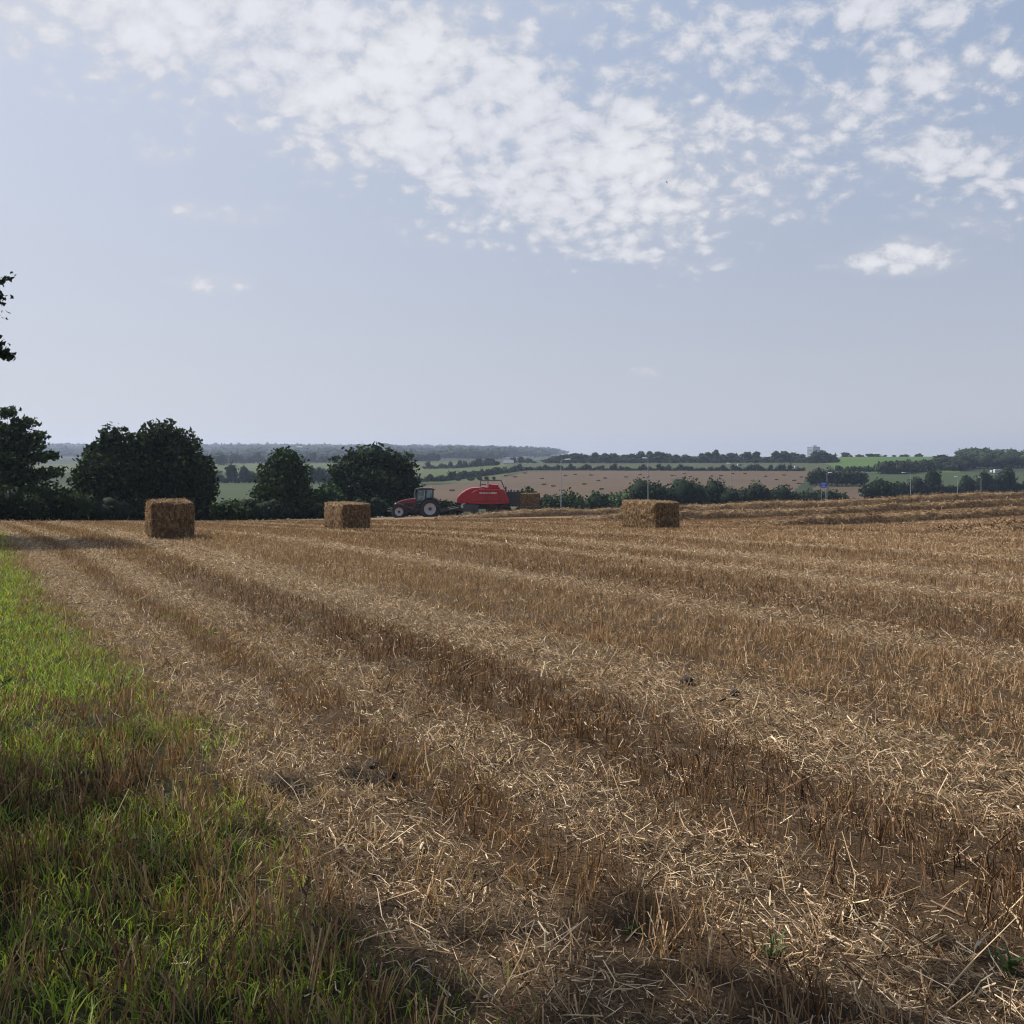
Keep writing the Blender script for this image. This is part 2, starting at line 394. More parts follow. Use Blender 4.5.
# valley road under the lamps
rp = [(60, 118), (309, 152), (393, 136), (480, 160), (561, 182), (648, 200), (731, 232), (827, 272), (910, 295), (958, 332), (1100, 380)]
rp = [(rp[i][0] * (1 - f) + rp[i + 1][0] * f, rp[i][1] * (1 - f) + rp[i + 1][1] * f) for i in range(len(rp) - 1) for f in np.linspace(0, 1, 12, endpoint=False)]
rx = np.array([P(p, y) for p, y in rp]); ry = np.array([y for p, y in rp]) + 6
rz_ = np.maximum(zt(rx, ry - 4), zt(rx, ry + 4)) + .12
V = np.concatenate([np.stack([rx, ry - 3.5, rz_], 1), np.stack([rx, ry + 3.5, rz_], 1)]); n = len(rx); i = np.arange(n - 1)
tag(link('road', np_mesh('road', V, [np.stack([i, i + 1, i + n + 1, i + n], 1)]), M['asphalt']), kind='structure')

# ------------------------------------------------------------------ stubble, straw, grass
def scatter(dens, Y0, Y1, margin=2.2, k=.58):
    """random points inside the seen wedge, density dens(Y) per m2"""
    out = []
    for a in np.arange(Y0, Y1, 1.0):
        b = min(a + 1, Y1); w = k * b + margin; n = R.poisson(dens((a + b) / 2) * 2 * w * (b - a))
        out.append(np.stack([R.uniform(-w, w, n), R.uniform(a, b, n)], 1))
    return np.concatenate(out)
# standing stubble in drill rows
acc = Acc()
def tuft_d(y): return 118. if y < 11 else 118. * (11 / y)**.85
T_ = scatter(tuft_d, .9, 72)
u, v = uv(T_[:, 0], T_[:, 1])
u = np.round(u / .125) * .125 + R.normal(0, .012, len(u))
X = u * UX + v * DX; Y = u * UY + v * DY
lm = lane_mask(u, v); gm = grass_mask(u, v)
clump = fbm(X * 2.3, Y * 2.3, 41)
wide = fbm(X * .35, Y * .35, 55)
prob = (1 - (.58 + .22 * sstep(7, 16, Y)) * lm) * (1 - gm * (.12 + .68 * sstep(4.5, 9, Y))) * sstep(.08, .40, clump) * (.6 + .55 * wide)
px = 512 + F * X / np.maximum(Y, 1)
k = (R.random(len(X)) < prob) & (Y < edge_Y(px) - 2.5)
X, Y, lm, gm = X[k], Y[k], lm[k], gm[k]
ns = np.where(Y < 11, R.integers(4, 11, len(X)), R.integers(3, 6, len(X)))
I = np.repeat(np.arange(len(X)), ns)
sp = .026 + .0016 * Y[I]
x = X[I] + R.normal(0, 1, len(I)) * sp; y = Y[I] + R.normal(0, 1, len(I)) * sp
z = gz(x, y) - .01
tl = R.normal(0, .17, (len(X), 2))[I] + R.normal(0, .16, (len(I), 2)) + R.normal(0, .7, (len(I), 2)) * (R.random((len(I), 1)) < .14) + (R.normal(0, .5, (len(I), 2)) * lm[I][:, None])
hh = (R.uniform(.055, .125, len(X)) * (1 + .18 * (1 - sstep(4, 7, Y))))[I] * R.uniform(.65, 1.15, len(I)) * (1 - .45 * lm[I]) * (1 + .25 * gm[I])
p0 = np.stack([x, y, z], 1); p1 = p0 + np.stack([tl[:, 0] * hh, tl[:, 1] * hh, hh], 1)
w = R.uniform(.0034, .006, len(I)) * (1 + np.maximum(0, y - 9) * .05)
uq, vq = uv(X, Y)
band = sstep(.35, .62, vn(uq * .55, vq * .03, 25)) * .24 - .15 * np.exp(-((uq - 3.6) / .5)**2) - .17 * np.exp(-((uq - 2.22) / .22)**2) - .08 * np.exp(-((uq - 10.3) / 1.2)**2)
ti = np.clip(.42 + band[I] + .13 * R.normal(size=len(X))[I] + .2 * R.normal(size=len(I)) + .15 * lm[I], 0, 1)
straws(acc, p0, p1, w, ti, .9)
print('stalks', len(I))
tag(link('stubble', acc.mesh('stubble'), M['stalk']), kind='stuff')
# loose straw lying on the lanes
acc = Acc()
def ld(y): return 2600. if y < 6.5 else 2600. * (6.5 / y)**1.3
Q_ = scatter(ld, .8, 60)
u, v = uv(Q_[:, 0], Q_[:, 1]); lm = lane_mask(u, v); gm = grass_mask(u, v)
cl = fbm(Q_[:, 0] * 1.1, Q_[:, 1] * 1.1, 61)
mat_ = sstep(.42, .62, fbm(u * .9, v * .35, 71)) * sstep(3.2, 4.2, u) * .45
prob = (.20 + .80 * np.maximum(lm, mat_)) * (1 - .82 * gm) * (.3 + .95 * cl)
px = 512 + F * Q_[:, 0] / np.maximum(Q_[:, 1], 1)
k = (R.random(len(u)) < prob) & (Q_[:, 1] < edge_Y(px) - 2.5)
x, y, lm = Q_[k, 0], Q_[k, 1], lm[k]; n = len(x)
L = np.exp(R.normal(math.log(.044), .6, n)).clip(.012, .30) * (1 + np.maximum(0, y - 14) * .012)
an = np.where(R.random(n) < .35, -TH + PI / 2 + R.normal(0, .35, n), R.uniform(0, 2 * PI, n))
el = R.normal(0, .40, n) + .10
d = np.stack([np.cos(an) * np.cos(el), np.sin(an) * np.cos(el), np.sin(el)], 1)
z = gz(x, y) + R.uniform(0, .03, n) + L * np.abs(np.sin(el)) * .5
c = np.stack([x, y, z], 1)
w = .0030 * np.exp(R.normal(0, .36, n)) * (1 + np.maximum(0, y - 8) * .08)
ti = np.clip(.60 + .31 * R.normal(size=n), 0, 1)
kink = c + R.normal(0, .10, (n, 3)) * L[:, None] * [1, 1, .6]
straws(acc, c - d * L[:, None] * .5, kink, w, ti, 1); straws(acc, kink, c + d * L[:, None] * .5, w * R.uniform(.7, 1.1, n), ti, .9)
# longer bent straws standing out of the mat close by
Q2 = scatter(lambda y: 95. if y < 6 else 55., .9, 12); u, v = uv(Q2[:, 0], Q2[:, 1]); k = (u > 1.2) & (R.random(len(u)) < .22 + .78 * lane_mask(u, v))
x, y = Q2[k].T; n = len(x); an = R.uniform(0, 2 * PI, n); el = R.uniform(.05, .9, n); L = np.exp(R.normal(math.log(.14), .4, n)).clip(.06, .34)
c = np.stack([x, y, gz(x, y)], 1); d = np.stack([np.cos(an) * np.cos(el), np.sin(an) * np.cos(el), np.sin(el)], 1)
e_ = c + d * L[:, None]; kk = (c + e_) / 2 + R.normal(0, .07, (n, 3)) * L[:, None]; w = .005 * np.exp(R.normal(0, .3, n)); ti = np.clip(.50 + .30 * R.normal(size=n), 0, 1)
straws(acc, c, kk, w, ti, 1); straws(acc, kk, e_, w, ti, .8)
print('loose', acc.n // 6)
tag(link('loose_straw', acc.mesh('loose_straw'), M['loose']), kind='stuff')
# grass along the left edge and green shoots in the tramlines
acc = Acc()
def gd(y): return 1700. if y < 7 else 1700. * (7 / y)**.9
G = []
for a in np.arange(.8, 62, 1.0):
    b = a + 1; w0 = -.6 * b - 2.5; w1 = (1.9 - .482 * a) / .876 + .4
    if w1 <= w0: continue
    n = R.poisson(gd(a + .5) * (w1 - w0)); G.append(np.stack([R.uniform(w0, w1, n), R.uniform(a, b, n)], 1))
G = np.concatenate(G); u, v = uv(*G.T)
gm = grass_mask(u, v); pt = fbm(G[:, 0] * 1.5, G[:, 1] * 1.5, 81); pt2 = fbm(G[:, 0] * .4, G[:, 1] * .4, 85)
prob = gm * sstep(.27, .50, pt * .6 + pt2 * .4 + .17 * sstep(5, 9, G[:, 1]))
px = 512 + F * G[:, 0] / np.maximum(G[:, 1], 1)
k = (R.random(len(u)) < prob) & (G[:, 1] < edge_Y(px) - 3)
x, y = G[k].T; pt = pt[k]
# shoots
G2 = scatter(lambda y: 160. if y < 12 else 160 * 12 / y, 3, 40); u, v = uv(*G2.T)
lines = np.exp(-((u - 2.25) / .16)**2) * 1.0 + np.exp(-((u - 3.3) / .22)**2) * .5 + .05
pr = lines * sstep(.5, .68, fbm(v * .5, u * 1.2, 91)) * sstep(.45, .6, vn(v * 2.5, u * 3, 92))
k = R.random(len(u)) < pr
x = np.concatenate([x, G2[k, 0]]); y = np.concatenate([y, G2[k, 1]]); pt = np.concatenate([pt, np.full(k.sum(), .5)])
n = len(x); h = R.uniform(.03, .125, n) * (.55 + .9 * pt); an = R.uniform(0, 2 * PI, n); ll = h * R.uniform(.15, .95, n)
w = R.uniform(.003, .0065, n) * (1 + np.maximum(0, y - 6) * .10)
ti = np.clip(.5 + .22 * R.normal(size=n) + .25 * (R.random(n) < .05), 0, 1)
blades(acc, np.stack([x, y, gz(x, y) - .005], 1), h, np.stack([np.cos(an) * ll, np.sin(an) * ll], 1), w, ti)
print('grass', n)
tag(link('grass', acc.mesh('grass'), M['grass']), kind='stuff')

# ------------------------------------------------------------------ straw rows (windrows)
def windrow(pts, label, wd=1.5, ht=.5, seed=0, ramp_in=5):
    pts = [(P(p, Y), Y) for p, y, Y in pts]
    xs, ys = [np.array(a) for a in zip(*pts)]
    sl = np.concatenate([[0], np.cumsum(np.hypot(np.diff(xs), np.diff(ys)))])
    s = np.arange(0, sl[-1], .14); cx_ = np.interp(s, sl, xs); cy_ = np.interp(s, sl, ys)
    tx = np.gradient(cx_); ty = np.gradient(cy_); l = np.hypot(tx, ty); nx, ny = -ty / l, tx / l
    cx_ = cx_ + nx * .5 * (vn(s * .12, s * 0, seed) - .5); cy_ = cy_ + ny * .5 * (vn(s * .12, s * 0, seed) - .5)
    a = np.linspace(-1, 1, 21)
    S_, A_ = np.meshgrid(s, a, indexing='ij')
    pr_ = 1 - np.abs(A_)**3.2
    hp = pr_ * ht * (.75 + .5 * fbm(S_ * .3, A_ * .8, seed + 1)) + .26 * (fbm(S_ * 2.2, A_ * 4, seed + 2) - .5) * pr_
    en = np.minimum(sstep(-ramp_in * .35, ramp_in, S_), sstep(0, 2, s[-1] - S_)); hp = hp * en
    ww = wd * .5 * (.8 + .4 * vn(S_ * .5, S_ * 0, seed + 4))
    X = cx_[:, None] + nx[:, None] * A_ * ww; Y = cy_[:, None] + ny[:, None] * A_ * ww
    Z = zt(X, Y) + hp - .03
    idx = np.arange(X.size).reshape(X.shape); q = np.stack([idx[:-1, :-1], idx[1:, :-1], idx[1:, 1:], idx[:-1, 1:]], -1).reshape(-1, 4)
    root = empty('straw_row', (cx_[len(s) // 2], cy_[len(s) // 2], z1(cx_[len(s) // 2], cy_[len(s) // 2])))
    o = np.array(root.location)
    Vt = np.stack([X, Y, Z], -1).reshape(-1, 3) - o
    link('straw_heap', np_mesh('straw_heap', Vt, [q], None, True), M['windrow'], root)
    ac = Acc(); n = int(len(s) * 12); j = R.integers(0, len(Vt), n)
    c = Vt[j] + R.normal(0, .05, (n, 3)) + [0, 0, .05]; d = unit(R.normal(size=(n, 3)) * [1, 1, .6]); L = R.uniform(.12, .45, n)[:, None]
    straws(ac, c - d * L / 2, c + d * L / 2, R.uniform(.015, .03, n), np.clip(.3 + .25 * R.normal(size=n), 0, 1))
    link('loose_stem', ac.mesh('loose_stem'), M['loose'], root)['kind'] = 'stuff'
    tag(root, label, 'straw row', 'raked straw rows across the field')
windrow([(436, 519, 84), (520, 515, 86), (615, 511.5, 88), (700, 507, 90), (860, 502, 92), (1024, 494, 95), (1180, 489, 98)], 'farthest long raked straw row, running from below the red baler along the field skyline', 1.5, .62, 10, 9)
windrow([(570, 519.5, 66), (680, 518, 68), (860, 510, 72), (1024, 502, 75), (1180, 496, 78)], 'middle raked straw row, emerging from behind the right-hand bale', 1.3, .54, 20)
windrow([(735, 529, 49.5), (820, 524, 51), (1024, 511.5, 56), (1180, 504, 60)], 'nearest long raked straw row, fading out right of the right-hand bale', 1.2, .50, 30)
windrow([(938, 532, 34), (1060, 528, 36), (1160, 524, 38)], 'short low strip of loose straw at the right edge, nearest of the straw rows', 1.3, .26, 40)

# ------------------------------------------------------------------ bales
def bale_mesh(L=2.35, Wd=1.2, H=1.1, seed=1, step=.06, amp=.035):
    bm = BM(); bmesh.ops.create_cube(bm, size=1)
    nL, nW, nH = int(L / step), int(Wd / step), int(H / step)
    bm.free()
    V = []; Fq = []; Nn = []
    def face(o, a, b, na, nb, nrm):
        base = len(V)
        for i in range(na + 1):
            for j in range(nb + 1): V.append(o + a * (i / na) + b * (j / nb)); Nn.append(nrm)
        for i in range(na):
            for j in range(nb):
                k = base + i * (nb + 1) + j; Fq.append((k, k + nb + 1, k + nb + 2, k + 1))
    a = np.array
    x, y, z = L / 2, Wd / 2, H
    face(a([-x, -y, 0.]), a([L, 0, 0.]), a([0, 0, H]), nL, nH, a([0, -1., 0]))
    face(a([x, y, 0.]), a([-L, 0, 0.]), a([0, 0, H]), nL, nH, a([0, 1., 0]))
    face(a([x, -y, 0.]), a([0, Wd, 0.]), a([0, 0, H]), nW, nH, a([1., 0, 0]))
    face(a([-x, y, 0.]), a([0, -Wd, 0.]), a([0, 0, H]), nW, nH, a([-1., 0, 0]))
    face(a([-x, -y, H]), a([L, 0, 0.]), a([0, Wd, 0]), nL, nW, a([0, 0, 1.]))
    V = np.array(V); Nn = np.array(Nn)
    # displacement depends on position only, so that edges stay welded; flakes as ridges along x
    c = V - [0, 0, H / 2]
    rad = c / [x, y, H / 2]; out = unit(c * [1 / x, 1 / y, 2 / H])
    nzv = fbm(V[:, 0] * 5 + V[:, 2] * 2.3, V[:, 1] * 5 + V[:, 2] * 5, seed, 3) - .5
    fl = np.abs(((V[:, 0] + .03 * np.sin(V[:, 2] * 7)) / .17) % 1 - .5)
    e = np.sort(np.abs(rad), 1)[:, 1:2]   # second largest: near 1 on the edges
    round_ = -.055 * sstep(.86, 1.0, e[:, 0])
    V2 = V + out * (nzv * amp * 2.2 - .035 * (fl > .42) + round_)[:, None]
    V2[:, 1] *= 1 + .04 * np.cos(c[:, 2] / H * PI); V2[:, 2] = np.maximum(V2[:, 2], 0)
    me = np_mesh('bale', V2, [np.array(Fq)], None, False)
    return me, V2, Nn
def make_bale(px, Y, label, rz, seed, n=1500, group=None, z=None, size=(2.35, 1.2, 1.1), name='straw_bale', twine=True):
    Xb = P(px, Y); root = empty(name, (Xb, Y, (gz(Xb, Y) if z is None else z) + 0.0), rz)
    me, V, Nn = bale_mesh(*size, seed=seed)
    link('pressed_straw', me, M['bale'], root)
    ac = Acc(); j = R.integers(0, len(V), n); c = V[j] + Nn[j] * .005
    d = unit(R.normal(size=(n, 3)) * [.7, .7, 1.3] + Nn[j] * .25); L = R.uniform(.04, .12, n)[:, None]
    straws(ac, c - d * L * .5, c + d * L * .5, R.uniform(.008, .018, n), np.clip(.42 + .34 * R.normal(size=n), 0, 1))
    o = link('stray_straw', ac.mesh('stray_straw'), M['stalk'], root); o['kind'] = 'stuff'
    if twine:
        l, w_, h_ = size[0] / 2 + .012, size[1], size[2] + .012
        for k in range(4):
            yy_ = (k - 1.5) * w_ / 4.4
            bm = BM(); pts_ = [(-l, yy_, .0), (-l, yy_, h_), (l, yy_, h_), (l, yy_, .0)]
            for a, b_ in zip(pts_, pts_[1:]): cyl(bm, a, b_, .0035, n=6)
            bobj('twine', bm, M['twine'], root)
    tag(root, label, 'straw bale', group)
    return root
RZ = PI / 2 - TH      # long axis along the stripes
make_bale(169.5, 29.6, 'leftmost and largest-looking square straw bale, standing in front of the wide round trees', RZ - math.radians(5.5), 3, size=(2.2, 1.16, 1.08))
make_bale(347, 42, 'middle square straw bale, standing left of the tractor in front of a dark tree', RZ, 5)
make_bale(650, 40.8, 'right-hand square straw bale, standing by the end of the middle straw row', RZ, 7)

# ------------------------------------------------------------------ trees
def blob(c, r, seed, sub=2, amp=.25):
    bm = BM(); bmesh.ops.create_icosphere(bm, subdivisions=sub, radius=1)
    V = np.array([v.co[:] for v in bm.verts]); Fc = np.array([[v.index for v in f.verts] for f in bm.faces]); bm.free()
    k = 1 + amp * (fbm(V[:, 0] * 2.2 + V[:, 2] * 1.3 + 9, V[:, 1] * 2.2 - V[:, 2] * 1.7 + 9, seed) - .5) * 2
    return c + V * k[:, None] * r, Fc
def foliage(lobes, n, leaf, seed, core=.66, flat=.0, hollow=.55):
    """lobes [(cx,cy,cz,rx,ry,rz)]; n leaf clumps in all"""
    ac = Acc(); lob = np.array(lobes, float); vol = (lob[:, 3] * lob[:, 4] * lob[:, 5])**.75; vol /= vol.sum()
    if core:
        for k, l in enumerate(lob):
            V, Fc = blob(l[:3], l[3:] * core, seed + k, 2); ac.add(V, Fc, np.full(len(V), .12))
    for k, l in enumerate(lob):
        m = max(8, int(n * vol[k])); d = unit(R.normal(size=(m, 3)))
        lump = .58 + .76 * fbm(d[:, 0] * 2.6 + d[:, 2] * 2 + k * 3, d[:, 1] * 2.6 + d[:, 2] + 5, seed + k)
        rr = (hollow + (1 - hollow) * R.random(m)**.6) * lump if hollow >= 0 else np.abs(R.normal(0, .62, m))
        c = l[:3] + d * rr[:, None] * l[3:]
        # each clump: quad with bent halves
        a = unit(R.normal(size=(m, 3))); s = unit(np.cross(a, R.normal(size=(m, 3)))); q = np.cross(a, s)
        q = unit(q + [0, 0, -.3]); sz = leaf * R.uniform(.5, 1.4, m)[:, None]
        V = np.stack([c - s * sz * .5 - a * sz * .6, c + q * sz * .2 - a * sz * .05 - s * sz * .02, c + s * sz * .5 + a * sz * .1, c + a * sz * .75, c - s * sz * .55 + a * sz * .2], 1).reshape(-1, 3)
        b = np.arange(m)[:, None] * 5
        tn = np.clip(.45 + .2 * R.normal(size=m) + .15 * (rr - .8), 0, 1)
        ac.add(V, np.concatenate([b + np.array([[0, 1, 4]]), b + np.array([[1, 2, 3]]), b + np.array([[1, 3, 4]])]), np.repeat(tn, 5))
    return ac.mesh('crown')
def trunk_mesh(h, r, limbs, seed=0):
    Vs, Fs, n = [], [], 0
    def addt(p, rd):
        nonlocal n
        V, Fc = tubes(p, rd, 7); Vs.append(V); Fs.append(Fc + n); n += len(V)
    rg = np.random.default_rng(seed)
    k = np.linspace(0, 1, 7); wob = rg.normal(0, .03 * h, (7, 2)) * k[:, None]
    tr = np.stack([wob[:, 0], wob[:, 1], k * h - .15], 1); addt(tr, r * (1.25 - 1.05 * k**.8))
    for L in limbs:
        L = np.array(L, float); s = tr[min(5, max(1, int(6 * L[2] / h * .62)))]
        mid_ = s * .45 + L * .55 + [0, 0, .08 * h]; addt(np.array([s, s * .7 + mid_ * .3, mid_, L]), np.array([.5, .42, .28, .07]) * r)
    return np_mesh('trunk', np.concatenate(Vs), [np.concatenate(Fs)], None, True)
def tree(name, label, cat, X, Y, lobes, n, leaf, mat, group=None, seed=0, tr=.16, core=.66, hollow=.5, z=None):
    root = empty(name, (X, Y, z1(X, Y) if z is None else z)); top = max(l[2] for l in lobes)
    link('trunk', trunk_mesh(top * .95, tr, [l[:3] for l in lobes], seed), M['bark'], root)
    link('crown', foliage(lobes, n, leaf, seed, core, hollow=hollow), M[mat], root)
    return tag(root, label, cat, group)
def px_tree(name, label, cat, Y, cpx, lobes_px, n, leaf_px, mat, group=None, seed=0, core=.6, tr=.16, hollow=.45):
    """lobes in photo measures (px, y, half-width px, half-height px, depth offset m), turned into metres at distance Y"""
    k = Y / F; X = P(cpx, Y); z0 = z1(X, Y)
    lob = [((p - cpx) * k, dz, Zp(Y, y) - z0, w * k, max(w, h) * k * .9, h * k) for p, y, w, h, dz in lobes_px]
    return tree(name, label, cat, X, Y, lob, n, leaf_px * k, mat, group, seed, tr, core, hollow)
GH = 'trees along the field boundary'
px_tree('broadleaf_tree', 'airy tree with layered drooping branches at the left edge of the field', 'tree', 68, 18,
        [(8, 413, 12, 8, 0), (24, 422, 14, 6, .4), (2, 430, 26, 7, -.4), (38, 436, 13, 6, 0), (14, 444, 30, 8, .5), (46, 456, 16, 6, 0), (8, 460, 36, 9, -.4), (50, 472, 15, 6, .4), (20, 476, 40, 9, 0), (30, 492, 40, 14, -.5), (-20, 460, 22, 34, 0), (10, 452, 26, 30, .2), (16, 430, 14, 12, .3)], 9500, 3.2, 'leaf_mid', None, 101, .34, .2, .05)
px_tree('broadleaf_tree', 'wide round tree, left half of the joined pair behind the leftmost bale', 'tree', 80, 112,
        [(114, 441, 18, 17, 0), (97, 456, 18, 16, .5), (108, 475, 34, 28, -.5), (86, 482, 14, 22, 0), (128, 470, 22, 26, .4), (137, 449, 13, 17, .3), (105, 498, 32, 18, -.4), (88, 448, 6, 5, .2)], 7600, 3.4, 'leaf_dark', None, 111, .52, .25)
px_tree('broadleaf_tree', 'tall domed tree, right half of the joined pair behind the leftmost bale', 'tree', 82, 172,
        [(160, 437, 23, 18, 0), (181, 450, 20, 22, .5), (146, 452, 18, 18, -.5), (172, 472, 36, 32, 0), (198, 474, 17, 24, .3), (148, 488, 30, 24, -.3), (207, 487, 12, 18, -.2), (182, 497, 34, 16, 0)], 9000, 3.3, 'leaf_dark', None, 121, .56, .28)
px_tree('broadleaf_tree', 'pale green airy tree with a rounded top standing alone left of the darkest tree', 'tree', 100, 284,
        [(284, 459, 17, 12, 0), (272, 472, 16, 14, .4), (297, 472, 16, 15, -.4), (284, 485, 30, 18, 0), (268, 496, 20, 14, 0), (300, 498, 20, 15, 0)], 4600, 3.0, 'leaf_mid', None, 131, .5, .2, .4)
px_tree('broadleaf_tree', 'darkest dense round tree, directly behind the nose of the tractor', 'tree', 122, 372,
        [(370, 458, 26, 14, 0), (395, 468, 24, 18, .6), (350, 470, 24, 16, -.6), (372, 482, 44, 26, 0), (342, 492, 20, 22, 0), (402, 488, 22, 22, .4), (375, 502, 46, 14, 0)], 8500, 3.2, 'leaf_dark', None, 141, .68, .3)
# shrubs of the boundary
def shrub(label, px0, px1, ytop, Y, mat, seed, ybase=None, n=900, leaf=3.0, group='shrubs along the field boundary', cat='shrub', name='shrub', core=.68):
    k = Y / F; c = (px0 + px1) / 2; X = P(c, Y); z0 = z1(X, Y); h = Zp(Y, ytop) - z0; w = (px1 - px0) * k
    if ybase is not None: h = max(h, (ybase - ytop) * k)
    rg = np.random.default_rng(seed); lob = []
    m = max(3, int(round(w / max(h, .5) * 2.2)))
    for i in range(m):
        f = (i + .5) / m; hh_ = h * (.70 + .30 * math.sin(PI * (f * .8 + .1))) * rg.uniform(.86, 1.0)
        rz = hh_ * .5; lob.append(((f - .5) * w * .86, rg.normal(0, .12) * h, hh_ - rz * .98, max(w / m * .95, .38 * hh_), hh_ * .5, rz))
    i = int(np.argmax([l[2] + l[5] for l in lob])); d = h - (lob[i][2] + lob[i][5]); lob[i] = (*lob[i][:2], lob[i][2] + d, *lob[i][3:])
    return tree(name, label, cat, X, Y, lob, n, leaf * k, mat, group, seed, min(.12, h * .04), core)
shrub('dark bush below the airy tree at the left edge of the photo', -30, 40, 484, 64, 'leaf_dark', 201, None, 1500)
shrub('dark bush filling the gap between the airy left tree and the joined pair', 38, 86, 486, 70, 'leaf_mid', 202, None, 1500)
shrub('small bush in the gap right of the joined pair of trees', 212, 250, 499, 86, 'leaf_mid', 203, None, 900)
shrub('small green bush in the narrow gap between the pale airy tree and the darkest tree', 312, 344, 482, 108, 'leaf_mid', 204, None, 1000)
shrub('low dark bush between the tractor and the red baler', 430, 462, 500, 116, 'leaf_dark', 205, None, 900)
def hedge(pts, label, h, wd, mat, seed, n, leaf, cat='hedge', jit=.25):
    xs = np.array([P(p, Y) for p, Y in pts]); ys = np.array([Y for p, Y in pts], float)
    sl = np.concatenate([[0], np.cumsum(np.hypot(np.diff(xs), np.diff(ys)))]); st_ = max(h * .6, sl[-1] / 90)
    s = np.arange(0, sl[-1], st_); x = np.interp(s, sl, xs); y = np.interp(s, sl, ys); z = zt(x, y)
    rg = np.random.default_rng(seed); hh_ = h * (1 + jit * rg.normal(size=len(s))).clip(.5, 1.8)
    o = np.array([x[len(x) // 2], y[len(x) // 2], z[len(x) // 2]])
    lob = [(a - o[0], b_ - o[1], c - o[2] + e * .46, st_ * .95, wd, e * .54) for a, b_, c, e in zip(x, y, z, hh_)]
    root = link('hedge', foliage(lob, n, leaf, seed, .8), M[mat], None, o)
    return tag(root, label, cat)
hedge([(-120, 55), (0, 64.5), (75, 72), (150, 80), (250, 93), (330, 105)], 'long low dark hedge along the left end of the field, under the trees', 1.75, .9, 'leaf_dark', 301, 5200, .22)
hedge([(330, 106), (425, 121)], 'short dark hedge behind the tractor, under the darkest tree', 1.6, .9, 'leaf_dark', 302, 1400, .24)
# middle distance bushes beyond the crest
GM = 'bushes in the valley beyond the field crest'
for a in [('small upright bush rising just behind the bale on the baler chute', 520, 536, 484, 150, 'leaf_dark', 211),
          ('low bush immediately left of the tallest lamp post', 541, 560, 493, 185, 'leaf_mid', 212),
          ('bushy green shrub right behind the tallest lamp post', 556, 584, 489, 192, 'leaf_mid', 213),
          ('green shrub in the low row between the tallest lamp post and the dark thicket', 581, 612, 490, 200, 'leaf_mid', 214),
          ('dull green low shrub at the left foot of the dark thicket', 606, 642, 489, 214, 'leaf_pale', 215)]:
    shrub(a[0], a[1], a[2], a[3], a[4], a[5], a[6], None, 900, 2.2, GM)
SH = lambda *a: shrub(*a, core=.84)
for a in [('dark bushy tree rising behind the right-hand bale', 634, 664, 478, 205), ('tallest dark bushy tree to the right of the right-hand bale', 658, 706, 477, 212),
          ('dark bushy tree, third of the thicket right of the right-hand bale', 696, 736, 478.5, 222), ('broad rounded dark bush at the right end of the thicket', 733, 779, 482, 232),
          ('low dark bush tailing off right of the broad rounded bush', 768, 802, 486, 238)]:
    SH(a[0], a[1], a[2], a[3] - 1.2, a[4], 'leaf_dark', int(a[1]), None, 1900, 2.0, GM, 'bush', 'bushy_tree')
shrub('small bush at the foot of the blue sign', 796, 850, 487.5, 290, 'leaf_mid', 241, None, 800, 2, GM)
shrub('dark rounded tree behind the lamp post and blue sign, left of its pair', 806, 838, 468, 432, 'leaf_dark', 242, None, 1200, 2, GM, 'tree', 'round_tree')
shrub('dark rounded tree below the bright green field, right of its pair', 832, 868, 469, 436, 'leaf_dark', 243, None, 1200, 2, GM, 'tree', 'round_tree')
shrub('dark round bush standing on the brown patch right of the blue sign', 862, 898, 478, 318, 'leaf_dark', 244, None, 1200, 2, GM)
hedge([(892, 372), (930, 378), (985, 384), (1024, 390), (1100, 400)], 'thick dark hedge of bushes behind the two right-hand lamp posts', 6.2, 2.8, 'leaf_dark', 303, 3600, .75, jit=.42)
hedge([(520, 612), (560, 612), (640, 610), (720, 608), (806, 606)], 'thin dark hedge along the top of the distant brown field', 2.4, 1.2, 'leaf_dark', 304, 2200, .9, jit=.5)
hedge([(405, 455), (440, 470), (470, 520), (505, 580), (522, 612)], 'dark hedge along the left side of the distant brown field', 2.6, 1.4, 'leaf_dark', 305, 1500, .9, jit=.5)
hedge([(205, 440), (260, 436), (330, 432), (410, 440)], 'dark bushy hedge across the valley between the left trees', 5, 2.5, 'leaf_dark', 306, 1600, 1.0, jit=.4)
hedge([(180, 1020), (330, 1040), (440, 1080)], 'distant dark hedge above the pale pasture at left', 7, 3, 'leaf_dark', 307, 1300, 1.8, jit=.4)
hedge([(425, 735), (460, 745), (500, 770)], 'dark hedge at the top of the pale pasture, below the low farm building', 4, 2, 'leaf_dark', 309, 900, 1.1, jit=.5)
hedge([(838, 602), (870, 596), (925, 588)], 'low dark hedge at the foot of the bright green field', 3, 1.5, 'leaf_dark', 308, 900, .9)
